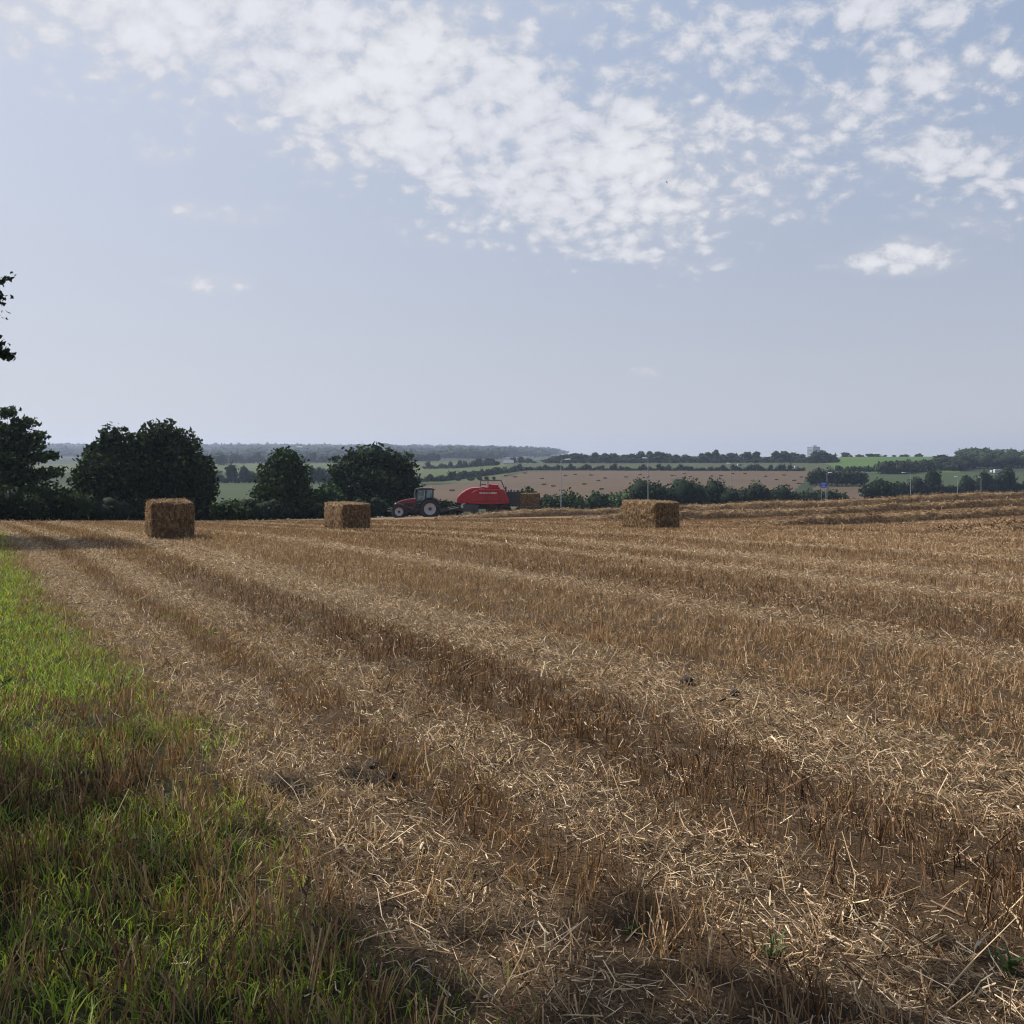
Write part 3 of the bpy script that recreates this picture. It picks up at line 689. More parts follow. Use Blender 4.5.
# distant trees from a few prototype meshes
PROTO = []
for s in range(5):
    rg = np.random.default_rng(400 + s); lob = []
    for k in range(7):
        a = rg.uniform(0, 2 * PI); r = rg.uniform(.05, .3); lob.append((math.cos(a) * r, math.sin(a) * r, rg.uniform(.38, .76), rg.uniform(.2, .34), rg.uniform(.2, .34), rg.uniform(.16, .26)))
    lob.append((0, 0, .3, .42, .42, .28)); lob.append((.0, 0, .78, .24, .24, .2))
    PROTO.append(foliage(lob, 420, .10, 500 + s, .78))
conif = foliage([(0, 0, .2, .26, .26, .2), (0, 0, .42, .2, .2, .2), (0, 0, .66, .13, .13, .2), (0, 0, .86, .06, .06, .14)], 300, .09, 520, .8)
def far_tree(px, ytop, Y, wpx, mat, label, group, k=None, name='distant_tree', base=None):
    X = P(px, Y); z0 = z1(X, Y); h = max(Zp(Y, ytop) - z0, 2.0); w = wpx * Y / F
    me = (PROTO[R.integers(0, 5)] if k is None else k)
    key = (me.name, mat)
    if key not in cache:
        c = me.copy(); c.materials.append(M[mat]); cache[key] = c
    o = link(name, cache[key], None, None, (X, Y, z0 - .02 * h)); o.scale = (w, w, h); o.rotation_euler[2] = R.uniform(0, 6.28)
    return tag(o, label, 'tree', group)
cache = {}
gR, lR = 'ridge trees above the brown field', 'dark tree in the long ridge line above the distant brown field'
ridge = [(548, 459), (556, 455), (566, 453), (575, 452.5), (585, 453.5), (595, 451.5), (605, 452), (614, 453), (624, 454), (632, 452.5), (641, 450.5), (650, 450), (658, 450.5),
         (667, 452.5), (676, 454), (685, 453.5), (694, 455.5), (702, 452), (708, 452), (716, 448.5), (723, 453), (731, 451.5), (738, 455), (748, 450.5), (757, 450.5), (766, 456), (776, 450), (785, 450.5), (793, 452), (802, 453.5)]
for p, y in ridge:
    far_tree(p, y + R.normal(0, .3), 800 + R.normal(0, 12), R.uniform(13, 18), 'leaf_dark', lR, gR)
for p in np.arange(551, 806, 8.2): far_tree(p, 457.5 + R.normal(0, .5), 790 + R.normal(0, 8), R.uniform(11, 15), 'leaf_dark', lR, gR)
# other distant trees
for p, y, w in ((514, 457, 9), (521, 456, 11), (528, 457.5, 10), (534, 462, 8)): far_tree(p, y, 840, w, 'leaf_dark', 'dark tree of the clump right beside the white farmhouse', 'farmhouse trees')
for p, y, w in ((814, 452.5, 15), (822, 449.5, 20), (829, 453, 16), (815, 459, 18), (826, 459, 20), (836, 457, 9), (822, 461.5, 22), (833, 462.5, 14), (812, 462, 13)): far_tree(p, y, 760, w, 'leaf_dark', 'dark tree of the big clump standing in front of the tower block', 'tower clump trees')
far_tree(835.5, 452, 770, 7, 'leaf_dark', 'small pointed conifer at the left end of the bright green field', None, conif, 'conifer_tree')
for p, y, w in ((845.5, 452.3, 5), (850, 455, 4), (858, 454, 5), (863, 454.2, 3), (871, 454, 5), (877, 453.8, 5), (883, 455, 4), (893, 455, 4), (901, 454.5, 5), (907, 454, 5), (914, 454, 5), (921, 453, 6)):
    o_ = far_tree(p + R.normal(0, 1.3), y + R.normal(0, .7), 960, w * R.uniform(.9, 2.2), 'leaf_dark', 'tiny tree on the skyline above the bright green field', 'skyline trees'); o_.location.z -= o_.scale.z * .24; o_.scale.z *= 1.15
for p, y, w in ((458, 481, 7), (471, 476.5, 9), (480, 479, 7), (487, 478, 6), (494, 476.5, 4), (440, 478.5, 12), (428, 478, 12)):
    far_tree(p, y, 476, w, 'leaf_dark', 'small hedge tree at the foot of the pale pasture above the baler', 'hedgerow trees')
for p, y, w in ((221, 452, 17), (218, 471, 13), (232, 472, 12), (248, 473, 10), (309, 466, 14), (323, 468, 12)):
    far_tree(p, y, 620 if y > 460 else 900, w, 'leaf_dark', 'hazy tree in the valley seen through a gap between the left trees', 'valley trees')
# woods that read as one mass
def wood(pts, label, hfun, n_tr, w, mat, seed, n, leaf):
    rg = np.random.default_rng(seed); lob = []
    for i in range(n_tr):
        a = pts[rg.integers(0, len(pts) - 1)]; f = rg.random(); j = pts.index(a); b_ = pts[j + 1]
        p = a[0] + (b_[0] - a[0]) * f; Y = (a[1] + (b_[1] - a[1]) * f) * rg.uniform(.985, 1.035); h = hfun * rg.uniform(.7, 1.25)
        X = P(p, Y); lob.append((X, Y, z1(X, Y) + h * .55, w * rg.uniform(.7, 1.3), w * rg.uniform(.7, 1.3), h * .5))
    o = np.mean([l[:3] for l in lob], 0); lob = [(*(np.array(l[:3]) - o), *l[3:]) for l in lob]
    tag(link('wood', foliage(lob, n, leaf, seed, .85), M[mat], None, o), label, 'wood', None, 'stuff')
wood([(884, 560), (905, 575), (930, 610), (968, 615)], 'dark dense plantation wood below the bright green field at right', 5.6, 70, 4.5, 'leaf_dark', 601, 5200, 1.3)
wood([(938, 640), (970, 650), (1024, 660), (1110, 670)], 'dark wooded slope at the right edge', 7.5, 80, 6, 'leaf_dark', 602, 5200, 1.5)
wood([(962, 890), (980, 860), (1000, 850), (1100, 850)], 'wooded hilltop at the right edge behind the dark slope', 7, 60, 7, 'leaf_mid', 603, 4200, 1.8)
wood([(980, 760), (1024, 760), (1100, 760)], 'mixed green trees in the middle of the right-hand hill', 7, 30, 6, 'leaf_mid', 604, 2200, 1.6)
wood([(-60, 3100), (100, 3150), (250, 3150), (440, 3200), (560, 3250)], 'hazy blue woods along the far hill at left', 18, 380, 34, 'leaf_dark', 605, 9000, 8)
wood([(-60, 2500), (100, 2450), (250, 2400), (460, 2450), (550, 2450)], 'hazy lower band of woods on the far hill', 16, 300, 30, 'leaf_dark', 606, 8000, 7)
wood([(-60, 1950), (100, 1900), (250, 1900), (440, 1900), (545, 1950)], 'hazy scattered woods below the far hill', 13, 170, 24, 'leaf_dark', 608, 6000, 6)
wood([(205, 1500), (330, 1500), (440, 1450), (500, 1500)], 'hazy woods and hedges across the far valley', 11, 90, 16, 'leaf_dark', 607, 3600, 4)

# trees standing outside the left edge: only a few twigs show, but they throw the shade on the foreground
def big_tree(label, X, Y, h, r, seed, n, leaf, twigs=(), low=.3, cxo=0):
    rg = np.random.default_rng(seed); lob = []
    for k in range(15):
        f = (k + .5) / 15; a = k * 2.4; rr = r * .58 * math.sin(PI * (.12 + .8 * f)); zc = h * (low + (1 - low) * f * .93)
        lob.append((math.cos(a) * rr, math.sin(a) * rr, zc, r * .48, r * .48, r * .40))
    root = tree('overhanging_tree', label, 'tree', X, Y, lob, n, leaf, 'leaf_dark', None, seed, .28, 0, -1)
    if twigs:
        z0 = root.location[2]; ac = Acc(); Vs = []; Fs = []; nn = 0
        for (p, y, Yt, rad) in twigs:
            e = np.array([P(p - .5, Yt) - X, Yt - Y, Zp(Yt, y) - z0]); s = np.array([e[0] * .25, e[1] * .25, e[2] * .86])
            V, Fc = tubes(np.array([s, s * .5 + e * .5 + [0, 0, .2], e]), [.06, .035, .012], 6); Vs.append(V); Fs.append(Fc + nn); nn += len(V)
            m = int(150 * rad / .35); dd = unit(R.normal(size=(m, 3)) + [0, 0, -.4])
            lf = foliage([(*e, rad * 1.25, rad * 1.2, rad * .62)], m, .11, seed + int(y), 0, hollow=-1)
            Va = np.empty(len(lf.vertices) * 3, np.float32); lf.vertices.foreach_get('co', Va)
            Fa = np.array([list(q.vertices) for q in lf.polygons]); ac.add(Va.reshape(-1, 3).astype(float), Fa, np.full(len(lf.vertices), .4)); bpy.data.meshes.remove(lf)
        link('twig', np_mesh('twig', np.concatenate(Vs), [np.concatenate(Fs)], None, True), M['bark'], root)
        link('leaf_spray', ac.mesh('leaf_spray'), M['leaf_dark'], root)['kind'] = 'stuff'
    return root
big_tree('tree just outside the left edge whose leafy twig tips reach into the sky', -19.6, 29.6, 13, 3.0, 701, 8000, .3,
         [(-6, 277, 27, .24), (-2, 281, 27, .17), (-6, 297, 27, .32), (-8, 315, 27, .24), (-8, 349, 27, .22), (2, 353, 27, .2), (8, 356, 27, .15), (-4, 345, 27, .18)])
big_tree('tall tree outside the frame at left, shading the nearest grass and stubble', -10.1, 6.0, 17.5, 3.3, 711, 17500, .25)

# ------------------------------------------------------------------ tractor and baler
def wheel(parent, c, ro, ri, w, side, mr=None):
    bm = BM(); cyl(bm, (c[0], c[1] - w * .3, c[2]), (c[0], c[1] + side * w * .42, c[2]), ri * .34, ri * .26, 14)
    for k in range(8):
        a = 2 * PI * k / 8; cyl(bm, (c[0] + ri * .26 * math.cos(a), c[1] + side * w * .38, c[2] + ri * .26 * math.sin(a)), (c[0] + ri * .26 * math.cos(a), c[1] + side * w * .45, c[2] + ri * .26 * math.sin(a)), .02, n=6)
    wo = bobj('wheel', bm, M['dgrey'], parent)
    bm = BM(); h = w / 2
    lathe(bm, c, [(-h * .8, ri), (-h, ri + (ro - ri) * .35), (-h * .92, ro - .07), (-h * .6, ro - .015), (0, ro), (h * .6, ro - .015), (h * .92, ro - .07), (h, ri + (ro - ri) * .35), (h * .8, ri)], 36)
    for k in range(20):     # lugs
        for s in (-1, 1):
            a = 2 * PI * (k + .5 * (s > 0)) / 20; rot = Matrix.Rotation(-a, 4, 'Y') @ Matrix.Rotation(s * .7, 4, 'X')
            box(bm, (c[0] + (ro + .015) * math.cos(a), c[1] + s * h * .48, c[2] + (ro + .015) * math.sin(a)), (.06, h * 1.05, .05), rot)
    bobj('tyre', bm, M['tyre'], wo)
    bm = BM(); s = side
    lathe(bm, c, [(s * h * .82, ri + .01), (s * h * .72, ri * .96), (s * h * .35, ri * .86), (s * h * .2, ri * .4), (s * h * .16, ri * .2), (0, ri * .2), (-s * h * .3, ri * .9), (-s * h * .8, ri + .01)], 30)
    bobj('rim', bm, mr or M['silver'], wo, smooth=False)
    return wo
Yt = 102.0; Xt = P(415, Yt); zt_ = Zp(Yt, 518.2)
T = empty('tractor', (Xt, Yt, zt_), PI + .03)
tag(T, 'dark red farm tractor with black cab and pale wheel rims, pulling the baler', 'tractor')
# local: +x forward, +y left (towards the camera), z up.  rear axle x=-1.53, front axle x=1.5
RX, FX = -1.55, 1.5
bm = BM(); prism(bm, [(-.1, .95), (-.1, 1.98), (.6, 1.93), (1.35, 1.78), (1.8, 1.58), (1.98, 1.34), (1.98, 1.05), (1.6, .98), (.6, .95)], -.42, .42); bobj('bonnet', bm, M['darkred'], T, .05)
bm = BM(); box(bm, (2.0, 0, 1.2), (.06, .62, .36)); [box(bm, (2.035, 0, 1.08 + .07 * k), (.02, .58, .02)) for k in range(5)]; bobj('grille', bm, M['black'], T)
for s in (-1, 1):
    bm = BM(); box(bm, (1.93, s * .30, 1.46), (.14, .17, .10)); bobj('headlight', bm, M['white'], T, .02)
    bm = BM(); prism(bm, [(.15, 1.2), (.15, 1.55), (1.0, 1.5), (1.25, 1.2)], s * .425 - .006, s * .425 + .012); bobj('side_grille', bm, M['black'], T)
bm = BM(); box(bm, (0.1, 0, .82), (3.6, .5, .45)); box(bm, (-1.5, 0, .95), (.8, .7, .6)); box(bm, (FX, 0, .72), (.35, 1.5, .22)); cyl(bm, (RX, -.75, .98), (RX, .75, .98), .16); bobj('chassis', bm, M['dgrey'], T, .02)
bm = BM(); box(bm, (2.2, 0, .86), (.35, .75, .35)); box(bm, (2.5, .35, .72), (.5, .07, .09)); box(bm, (2.5, -.35, .72), (.5, .07, .09)); cyl(bm, (2.3, 0, 1.0), (2.75, 0, .98), .035); bobj('front_linkage', bm, M['steel'], T, .02)
bm = BM(); box(bm, (-.15, .62, .78), (1.0, .34, .5)); bobj('fuel_tank', bm, M['black'], T, .06)
bm = BM(); [box(bm, (-.35, .86, .42 + .24 * k), (.42, .22, .035)) for k in range(3)]; box(bm, (-.56, .86, .68), (.03, .2, .6)); box(bm, (-.14, .86, .68), (.03, .2, .6)); bobj('steps', bm, M['dgrey'], T)
for s in (-1, 1):
    wheel(T, (FX, s * .92, .70), .70, .41, .46, s); wheel(T, (RX, s * .95, .98), .98, .58, .60, s)
    bm = BM(); pr = []
    for k in range(13): a = math.radians(5 + 150 * k / 12); pr.append((RX + 1.10 * math.cos(a), .98 + 1.10 * math.sin(a)))
    for k in range(13): a = math.radians(155 - 150 * k / 12); pr.append((RX + 1.05 * math.cos(a), .98 + 1.05 * math.sin(a)))
    prism(bm, pr, s * .66, s * 1.24); bobj('rear_fender', bm, M['black'], T, .01)
    bm = BM(); pr = [(FX + .79 * math.cos(a), .7 + .79 * math.sin(a)) for a in np.radians(np.linspace(25, 165, 10))] + [(FX + .75 * math.cos(a), .7 + .75 * math.sin(a)) for a in np.radians(np.linspace(165, 25, 10))]
    prism(bm, pr, s * .74, s * 1.12); bobj('front_fender', bm, M['dgrey'], T)
    bm = BM(); cyl(bm, (-.05, s * .78, 2.55), (.12, s * 1.08, 2.5), .018, n=6); box(bm, (.12, s * 1.1, 2.38), (.05, .2, .34)); bobj('mirror', bm, M['black'], T)
bm = BM()
posts = [((-.12, 1.55), (-.3, 2.82)), ((-1.05, 1.75), (-1.12, 2.82)), ((-1.75, 1.75), (-1.82, 2.82))]
for s in (-1, 1):
    for (a, b_) in posts: cyl(bm, (a[0], s * .78, a[1]), (b_[0], s * .76, b_[1]), .045, n=8)
    box(bm, (-.95, s * .77, 1.66), (1.7, .07, .22))
box(bm, (-.1, 0, 1.6), (.08, 1.5, .5)); box(bm, (-1.78, 0, 1.65), (.08, 1.5, .5)); box(bm, (-.95, 0, 1.3), (1.7, 1.4, .3)); bobj('cab_frame', bm, M['black'], T)
bm = BM()
for s in (-1, 1):
    prism(bm, [(-.16, 1.72), (-.31, 2.80), (-1.08, 2.80), (-1.02, 1.78)], s * .755, s * .765); prism(bm, [(-1.1, 1.78), (-1.15, 2.80), (-1.80, 2.80), (-1.72, 1.78)], s * .755, s * .765)
prism(bm, [(-.13, 1.8), (-.31, 2.80), (-.32, 2.80), (-.14, 1.8)], -.74, .74); prism(bm, [(-1.76, 1.8), (-1.83, 2.80), (-1.84, 2.80), (-1.77, 1.8)], -.74, .74); bobj('cab_glass', bm, M['glass'], T)
bm = BM(); prism(bm, [(0.02, 2.84), (-.12, 2.98), (-.7, 3.05), (-1.6, 3.04), (-2.0, 2.94), (-2.02, 2.83)], -.86, .86); bobj('cab_roof', bm, M['dgrey'], T, .04)
bm = BM(); cyl(bm, (-1.75, .6, 3.02), (-1.75, .6, 3.2), .08, .06); bobj('beacon', bm, M['amber'], T)
bm = BM(); box(bm, (-1.35, 0, 1.75), (.5, .5, .16)); box(bm, (-1.6, 0, 2.1), (.14, .5, .7)); bobj('seat', bm, M['black'], T, .04)
bm = BM(); cyl(bm, (-.4, 0, 1.6), (-.62, 0, 2.0), .04); cyl(bm, (-.62, 0, 1.98), (-.64, 0, 2.02), .2, n=18); bobj('steering_wheel', bm, M['black'], T)
bm = BM(); cyl(bm, (.05, -.55, 1.5), (.05, -.55, 2.6), .07); cyl(bm, (.05, -.55, 2.6), (-.06, -.55, 2.86), .06); bobj('exhaust', bm, M['steel'], T)
bm = BM(); box(bm, (-2.35, .38, .75), (.9, .08, .1)); box(bm, (-2.35, -.38, .75), (.9, .08, .1)); box(bm, (-2.35, 0, .55), (.8, .14, .12)); bobj('rear_linkage', bm, M['dgrey'], T)

Yb = 101.0; kb = Yb / F; zb = Zp(Yb, 516.0); Xb = P(484, Yb)
B = empty('baler', (Xb, Yb, zb), PI + .03)
tag(B, 'red square baler with a curved hood, hitched behind the tractor', 'baler')
def L_(p, y): return ((484 - p) * kb, (516.0 - y) * kb)
front = [L_(457.2, 502.5), L_(456.8, 499), L_(458.5, 496), L_(462, 492.5), L_(466, 489.8), L_(471, 487.8), L_(477, 487.2), L_(484, 488.5), L_(484, 503)]
bm = BM(); prism(bm, front, -1.05, 1.05); bobj('front_hood', bm, M['red'], B, .07)
sidep = [L_(468, 503), L_(467.5, 499.5), L_(469, 495.5), L_(472, 492), L_(476.5, 489.6), L_(482, 488.8), L_(503, 488.8), L_(506.5, 494), L_(509, 500.5), L_(508.6, 503.2), L_(490, 504)]
bm = BM(); prism(bm, sidep, -1.06, -1.22); bobj('side_panel', bm, M['red'], B, .05)
bm = BM(); prism(bm, sidep, 1.06, 1.22); sp_ = bobj('side_panel', bm, M['red'], B, .05)
bm = BM()
for x0, x1 in ((479.5, 482), (482.6, 485), (485.6, 488.2), (488.8, 489.8), (490.6, 496.5)):
    a, b_ = L_(x0, 493.0), L_(x1, 492.2); box(bm, ((a[0] + b_[0]) / 2, 1.228, (a[1] + b_[1]) / 2), (abs(b_[0] - a[0]), .012, .08))
bobj('lettering', bm, M['white'], sp_)
for (p0, y0), (p1, y1) in (((487.5, 489.5), (486.5, 502.5)), ((498.5, 489.5), (500, 502.5)), ((470, 500.6), (508, 500.6))):
    bm = BM(); a, b_ = L_(p0, y0), L_(p1, y1); cyl(bm, (a[0], 1.222, a[1]), (b_[0], 1.222, b_[1]), .022, n=6); bobj('panel_seam', bm, M['black'], sp_)
for s in (1.03,):
    bm = BM(); a, b_, d_ = L_(462, 504), L_(455, 506.5), L_(444, 508.5); cyl(bm, (a[0], .3, a[1]), (b_[0], .3, b_[1]), .03, n=6); cyl(bm, (b_[0], .3, b_[1]), (d_[0], .25, d_[1]), .03, n=6); bobj('hose', bm, M['black'], B)
core_ = [L_(478, 503), L_(478, 489.2), L_(503, 489.2), L_(508, 501), L_(508, 503)]
bm = BM(); prism(bm, core_, -1.04, 1.04); bobj('body', bm, M['red'], B)
bm = BM()
for x0, x1, y0 in ((481, 485, 486.6), (488.5, 491.5, 483.8), (491.5, 498.5, 484.4), (484.5, 500, 487)):
    a, b_ = L_(x0, y0), L_(x1, 489.2); box(bm, ((a[0] + b_[0]) / 2, .1, (a[1] + b_[1]) / 2), (abs(b_[0] - a[0]), 1.3, abs(a[1] - b_[1])))
bobj('knotter_cover', bm, M['red'], B, .06)
bm = BM()
for s in (.95, -.95):
    bm = BM()
    pts_ = [L_(480, 488.8), L_(480.6, 480.6), L_(501, 480.2), L_(504.4, 488.6)]
    for a, b_ in zip(pts_, pts_[1:]): cyl(bm, (a[0], s, a[1]), (b_[0], s, b_[1]), .04, n=6)
    a, b_ = L_(488, 488.5), L_(488, 480.4); cyl(bm, (a[0], s, a[1]), (b_[0], s, b_[1]), .03, n=6)
    a, b_ = L_(480.3, 484.5), L_(486, 484.5); cyl(bm, (a[0], s, a[1]), (b_[0], s, b_[1]), .025, n=6)
    bobj('guard_rail', bm, M['dgrey'], B)
bm = BM(); a, b_ = L_(506, 491.5), L_(519.5, 506); box(bm, ((a[0] + b_[0]) / 2, 0, (a[1] + b_[1]) / 2), (abs(b_[0] - a[0]), 1.5, abs(a[1] - b_[1])))
for p in (508.5, 511, 514, 517): a = L_(p, 491.4); box(bm, (a[0], 0, a[1] - .6), (.1, 1.66, 1.5))
for p, hh_ in ((505.5, 486.5), (511, 489.4), (518, 490.2)): a = L_(p, 491.5); b_ = L_(p, hh_); cyl(bm, (a[0], .5, a[1]), (b_[0], .5, b_[1]), .09, n=8)
bobj('bale_chamber', bm, M['dgrey'], B)
bm = BM(); a = L_(529, 507); box(bm, (a[0], 0, a[1]), (2.1, 1.25, .08)); [cyl(bm, (a[0] - .9 + .45 * k, -.66, a[1]), (a[0] - .9 + .45 * k, .66, a[1]), .06, n=8) for k in range(5)]; bobj('bale_chute', bm, M['dgrey'], B)
bm = BM(); a, b_ = L_(466, 503), L_(510, 508.5); box(bm, ((a[0] + b_[0]) / 2, 0, (a[1] + b_[1]) / 2), (abs(a[0] - b_[0]), 1.7, abs(a[1] - b_[1]))); bobj('chassis', bm, M['black'], B, .04)
bm = BM(); a = L_(474, 511); cyl(bm, (a[0], -1.2, a[1]), (a[0], 1.2, a[1]), .3, n=16); a = L_(471, 507.5); box(bm, (a[0], 1.16, a[1]), (1.5, .08, .7)); box(bm, (a[0], -1.16, a[1]), (1.5, .08, .7)); bobj('pickup', bm, M['dgrey'], B, .02)
bm = BM(); a = L_(463.2, 505.5); cyl(bm, (a[0], 1.0, a[1]), (a[0], 1.18, a[1]), .22, n=16); bobj('flywheel_guard', bm, M['galv'], B)
bm = BM(); a, b_ = L_(468, 506.5), L_(440, 511.5); cyl(bm, (a[0], 0, a[1]), (b_[0], 0, b_[1]), .11, n=8); cyl(bm, (a[0], .1, a[1] + .2), (b_[0], .1, b_[1] + .2), .06, n=8); a = L_(461, 507); box(bm, (a[0], 0, a[1] - .1), (.5, .3, .5)); bobj('drawbar', bm, M['dgrey'], B)
for p in (492.5, 504.5):
    a = L_(p, 509.8)
    for s in (-1, 1): wheel(B, (a[0], s * 1.0, .60), .60, .3, .5, s, M['dgrey'])
a = L_(529.2, 506.4)
ob = make_bale(529.2, Yb, 'finished straw bale sitting on the chute at the back of the red baler', PI + .03, 9, 500, None, zb + a[1], (1.95, 1.15, 1.32), twine=False)

# ------------------------------------------------------------------ distant bales
bm_me, _, _ = bale_mesh(1.9, 1.0, .72, 12, .2, .05); bm_me.materials.append(M['windrow'])
spots = [(525, 473.5), (541, 475), (542, 479), (506, 476), (515, 477.3), (527, 478), (544, 485), (553, 486.5), (565, 476), (580, 483), (584, 484.5), (598, 481), (605, 478.5), (615, 486), (626, 477.5), (601, 489.5), (640, 475), (655, 478),
         (672, 476), (684, 474), (690, 477), (708, 474.5), (721, 476), (733, 474), (745, 474), (755, 478.8), (765, 476.8), (776, 480), (784, 475.5), (790, 474.8), (794, 481), (801, 477.5), (799, 484), (470, 489), (452, 491), (575, 475), (591, 475.5), (649, 486), (562, 491)]
for p, y in [q_ for i_, q_ in enumerate(spots) if i_ % 4 != 1]:
    Ys = np.linspace(280, 610, 700); yv = HOR + (CAMZ - zt(P(p, Ys), Ys)) * F / Ys; Yq = Ys[np.argmin(np.abs(yv - y))]
    o = link('straw_bale', bm_me, None, None, (P(p, Yq), Yq, z1(P(p, Yq), Yq) - .03)); o.rotation_euler[2] = R.uniform(-.6, .6)
    tag(o, 'small dark straw bale lying far off on the brown field in the valley', 'straw bale', 'bales on the distant brown field')

# ------------------------------------------------------------------ lamps, sign, buildings
def lamp(px, ytop, Y, armpx, label, head=1.0):
    X = P(px, Y); z0 = z1(X, Y); h = Zp(Y, ytop) - z0; k = Y / F
    root = empty('street_lamp', (X, Y, z0)); r = .09
    bm = BM(); cyl(bm, (0, 0, -.2), (0, 0, h * .2), .13, .13, 10); cyl(bm, (0, 0, h * .2), (0, 0, h), r, .06, 10); bobj('pole', bm, M['galv'], root)
    s = 1 if armpx > 0 else -1; L = abs(armpx) * k
    bm = BM(); cyl(bm, (0, 0, h - .05), (s * L * .7, 0, h + .12), .05, .045, 8); bobj('arm', bm, M['galv'], root)
    bm = BM(); box(bm, (s * (L - .45 * head), 0, h + .13), (1.0 * head, .34, .2), Matrix.Rotation(-s * .08, 4, 'Y'), (.8, .7)); bobj('lamp_head', bm, M['white'], root, .04)
    tag(root, label, 'street lamp', 'street lamps along the hidden valley road')
lamp(393, 444.6, 132, -12, 'street lamp whose arm shows above the darkest tree')
lamp(309, 448, 150, -12, 'street lamp between the pale airy tree and the darkest tree')
lamp(561, 460, 182, 9.5, 'tallest-looking street lamp, rising from the bushes right of the baler')
lamp(648, 458.6, 196, -5.5, 'street lamp rising directly behind the right-hand bale')
lamp(731, 464, 232, -4, 'thin street lamp in the middle of the dark thicket')
lamp(827, 473, 272, 5, 'street lamp beside the blue sign', 1.1)
lamp(910.5, 473, 292, -8.5, 'street lamp with a long arm right of the round bush on the brown patch')
lamp(957.5, 477, 330, -3, 'street lamp with a bright head, left of the last two at the right', 1.1)
lamp(981, 477.5, 345, -3, 'last street lamp toward the right edge', 1.0)
# blue road sign
Ys = 268; X = P(823.6, Ys); z0 = z1(X, Ys); k = Ys / F; root = empty('road_sign', (X, Ys, z0)); tag(root, 'blue rectangular road sign with pale lettering beside a street lamp', 'road sign')
zc = Zp(Ys, 485) - z0
bm = BM(); box(bm, (0, 0, zc), (7.0 * k, .06, 5.2 * k)); bobj('sign_panel', bm, M['blue'], root)
bm = BM()
for i_, (a, b_) in enumerate(((-1.9, 2.2), (-1.9, 1.4), (-1.9, 1.9))):
    for q_ in range(4):
        x0 = (a + (b_ - a) * q_ / 4 + .1) * k; x1 = (a + (b_ - a) * (q_ + .72) / 4 + .1) * k; box(bm, ((x0 + x1) / 2, -.036, zc + (1.3 - 1.3 * i_) * k), (x1 - x0, .012, .55 * k))
bobj('lettering', bm, M['white'], root)
bm = BM()
for s in (-1, 1): cyl(bm, (s * 2.2 * k, .09, -.1), (s * 2.2 * k, .09, zc + 2 * k), .06, n=8)
bobj('post', bm, M['galv'], root)
def house(px, ybase, Y, wpx, hw, hr, label, windows=3, rz=0, chim=True, dep=7, wallm='render', name='house', cat='house'):
    k = Y / F; X = P(px, Y); z0 = z1(X, Y) if ybase is None else Zp(Y, ybase); w = wpx * k
    root = empty(name, (X, Y, z0), rz); tag(root, label, cat)
    bm = BM(); box(bm, (0, 0, hw / 2 - .3), (w, dep, hw + .6)); wl = bobj('wall', bm, M[wallm], root)
    bm = BM(); ax = [(-dep / 2 - .3, hw), (0, hw + hr), (dep / 2 + .3, hw), (dep / 2 + .3, hw - .15), (0, hw + hr - .2), (-dep / 2 - .3, hw - .15)]
    A_ = [bm.verts.new((-w / 2 - .3, y, z)) for y, z in ax]; B_ = [bm.verts.new((w / 2 + .3, y, z)) for y, z in ax]; n = len(ax)
    for q_ in range(n): bm.faces.new((A_[q_], A_[(q_ + 1) % n], B_[(q_ + 1) % n], B_[q_]))
    bm.faces.new(A_[::-1]); bm.faces.new(B_); rf = bobj('roof', bm, M['roof'], root)
    bm = BM(); vsg = [[bm.verts.new((s * w / 2, y, z)) for y, z in ((-dep / 2, hw), (dep / 2, hw), (0, hw + hr - .2))] for s in (-1, 1)]; [bm.faces.new(q_) for q_ in vsg]; bobj('gable', bm, M[wallm], root)
    if chim: bm = BM(); box(bm, (w * .36, 0, hw + hr + .3), (.8, .8, 1.6)); bobj('chimney', bm, M['roof'], rf)
    for i_ in range(windows):
        for fl in range(2 if hw > 4 else 1):
            bm = BM(); xq = (i_ - (windows - 1) / 2) * w / (windows + .3); zq = 1.4 + fl * 2.6
            box(bm, (xq, -dep / 2 - .02, zq), (1.1, .1, 1.3)); wf = bobj('window', bm, M['white'], root)
            bm = BM(); box(bm, (xq, -dep / 2 - .08, zq), (.9, .04, 1.1)); bobj('pane', bm, M['pane'], wf)
    return root
house(508.5, 469.3, 800, 10, 5, 2.6, 'white farmhouse beside the dark clump of trees beyond the pale pasture', 4)
house(484, 469, 830, 10, 3.2, 1.8, 'long low pale farm building left of the white farmhouse', 0, 0, False, 10, 'render', 'barn', 'barn')
house(1022, 466.5, 690, 7, 4.6, 3.0, 'white house with dark roof cut by the right edge of the photo', 3)
house(1001, 455.5, 860, 7, 3, 1.6, 'low pale house half hidden among the trees on the right-hand hilltop', 2, 0, False)
def van(px, ybase, Y, wpx, label, name='caravan', cat='caravan', h=2.3):
    k = Y / F; X = P(px, Y); w = wpx * k; root = empty(name, (X, Y, z1(X, Y))); tag(root, label, cat)
    bm = BM(); prism(bm, [(-w / 2, .45), (-w / 2, h - .25), (-w / 2 + .3, h), (w / 2 - .25, h), (w / 2, h - .5), (w / 2, .45)], -1.1, 1.1); bobj('body', bm, M['faded'], root, .05)
    bm = BM()
    for f in (-.3, 0, .3): box(bm, (f * w, -1.11, h * .62), (w * .18, .04, .5))
    bobj('window', bm, M['pane'], root)
    bm = BM()
    for s in (-1, 1): cyl(bm, (-.12 * w, s * .85, .32), (-.12 * w, s * 1.08, .32), .32, n=14); cyl(bm, (.12 * w, s * .85, .32), (.12 * w, s * 1.08, .32), .32, n=14)
    bobj('wheel', bm, M['tyre'], root)
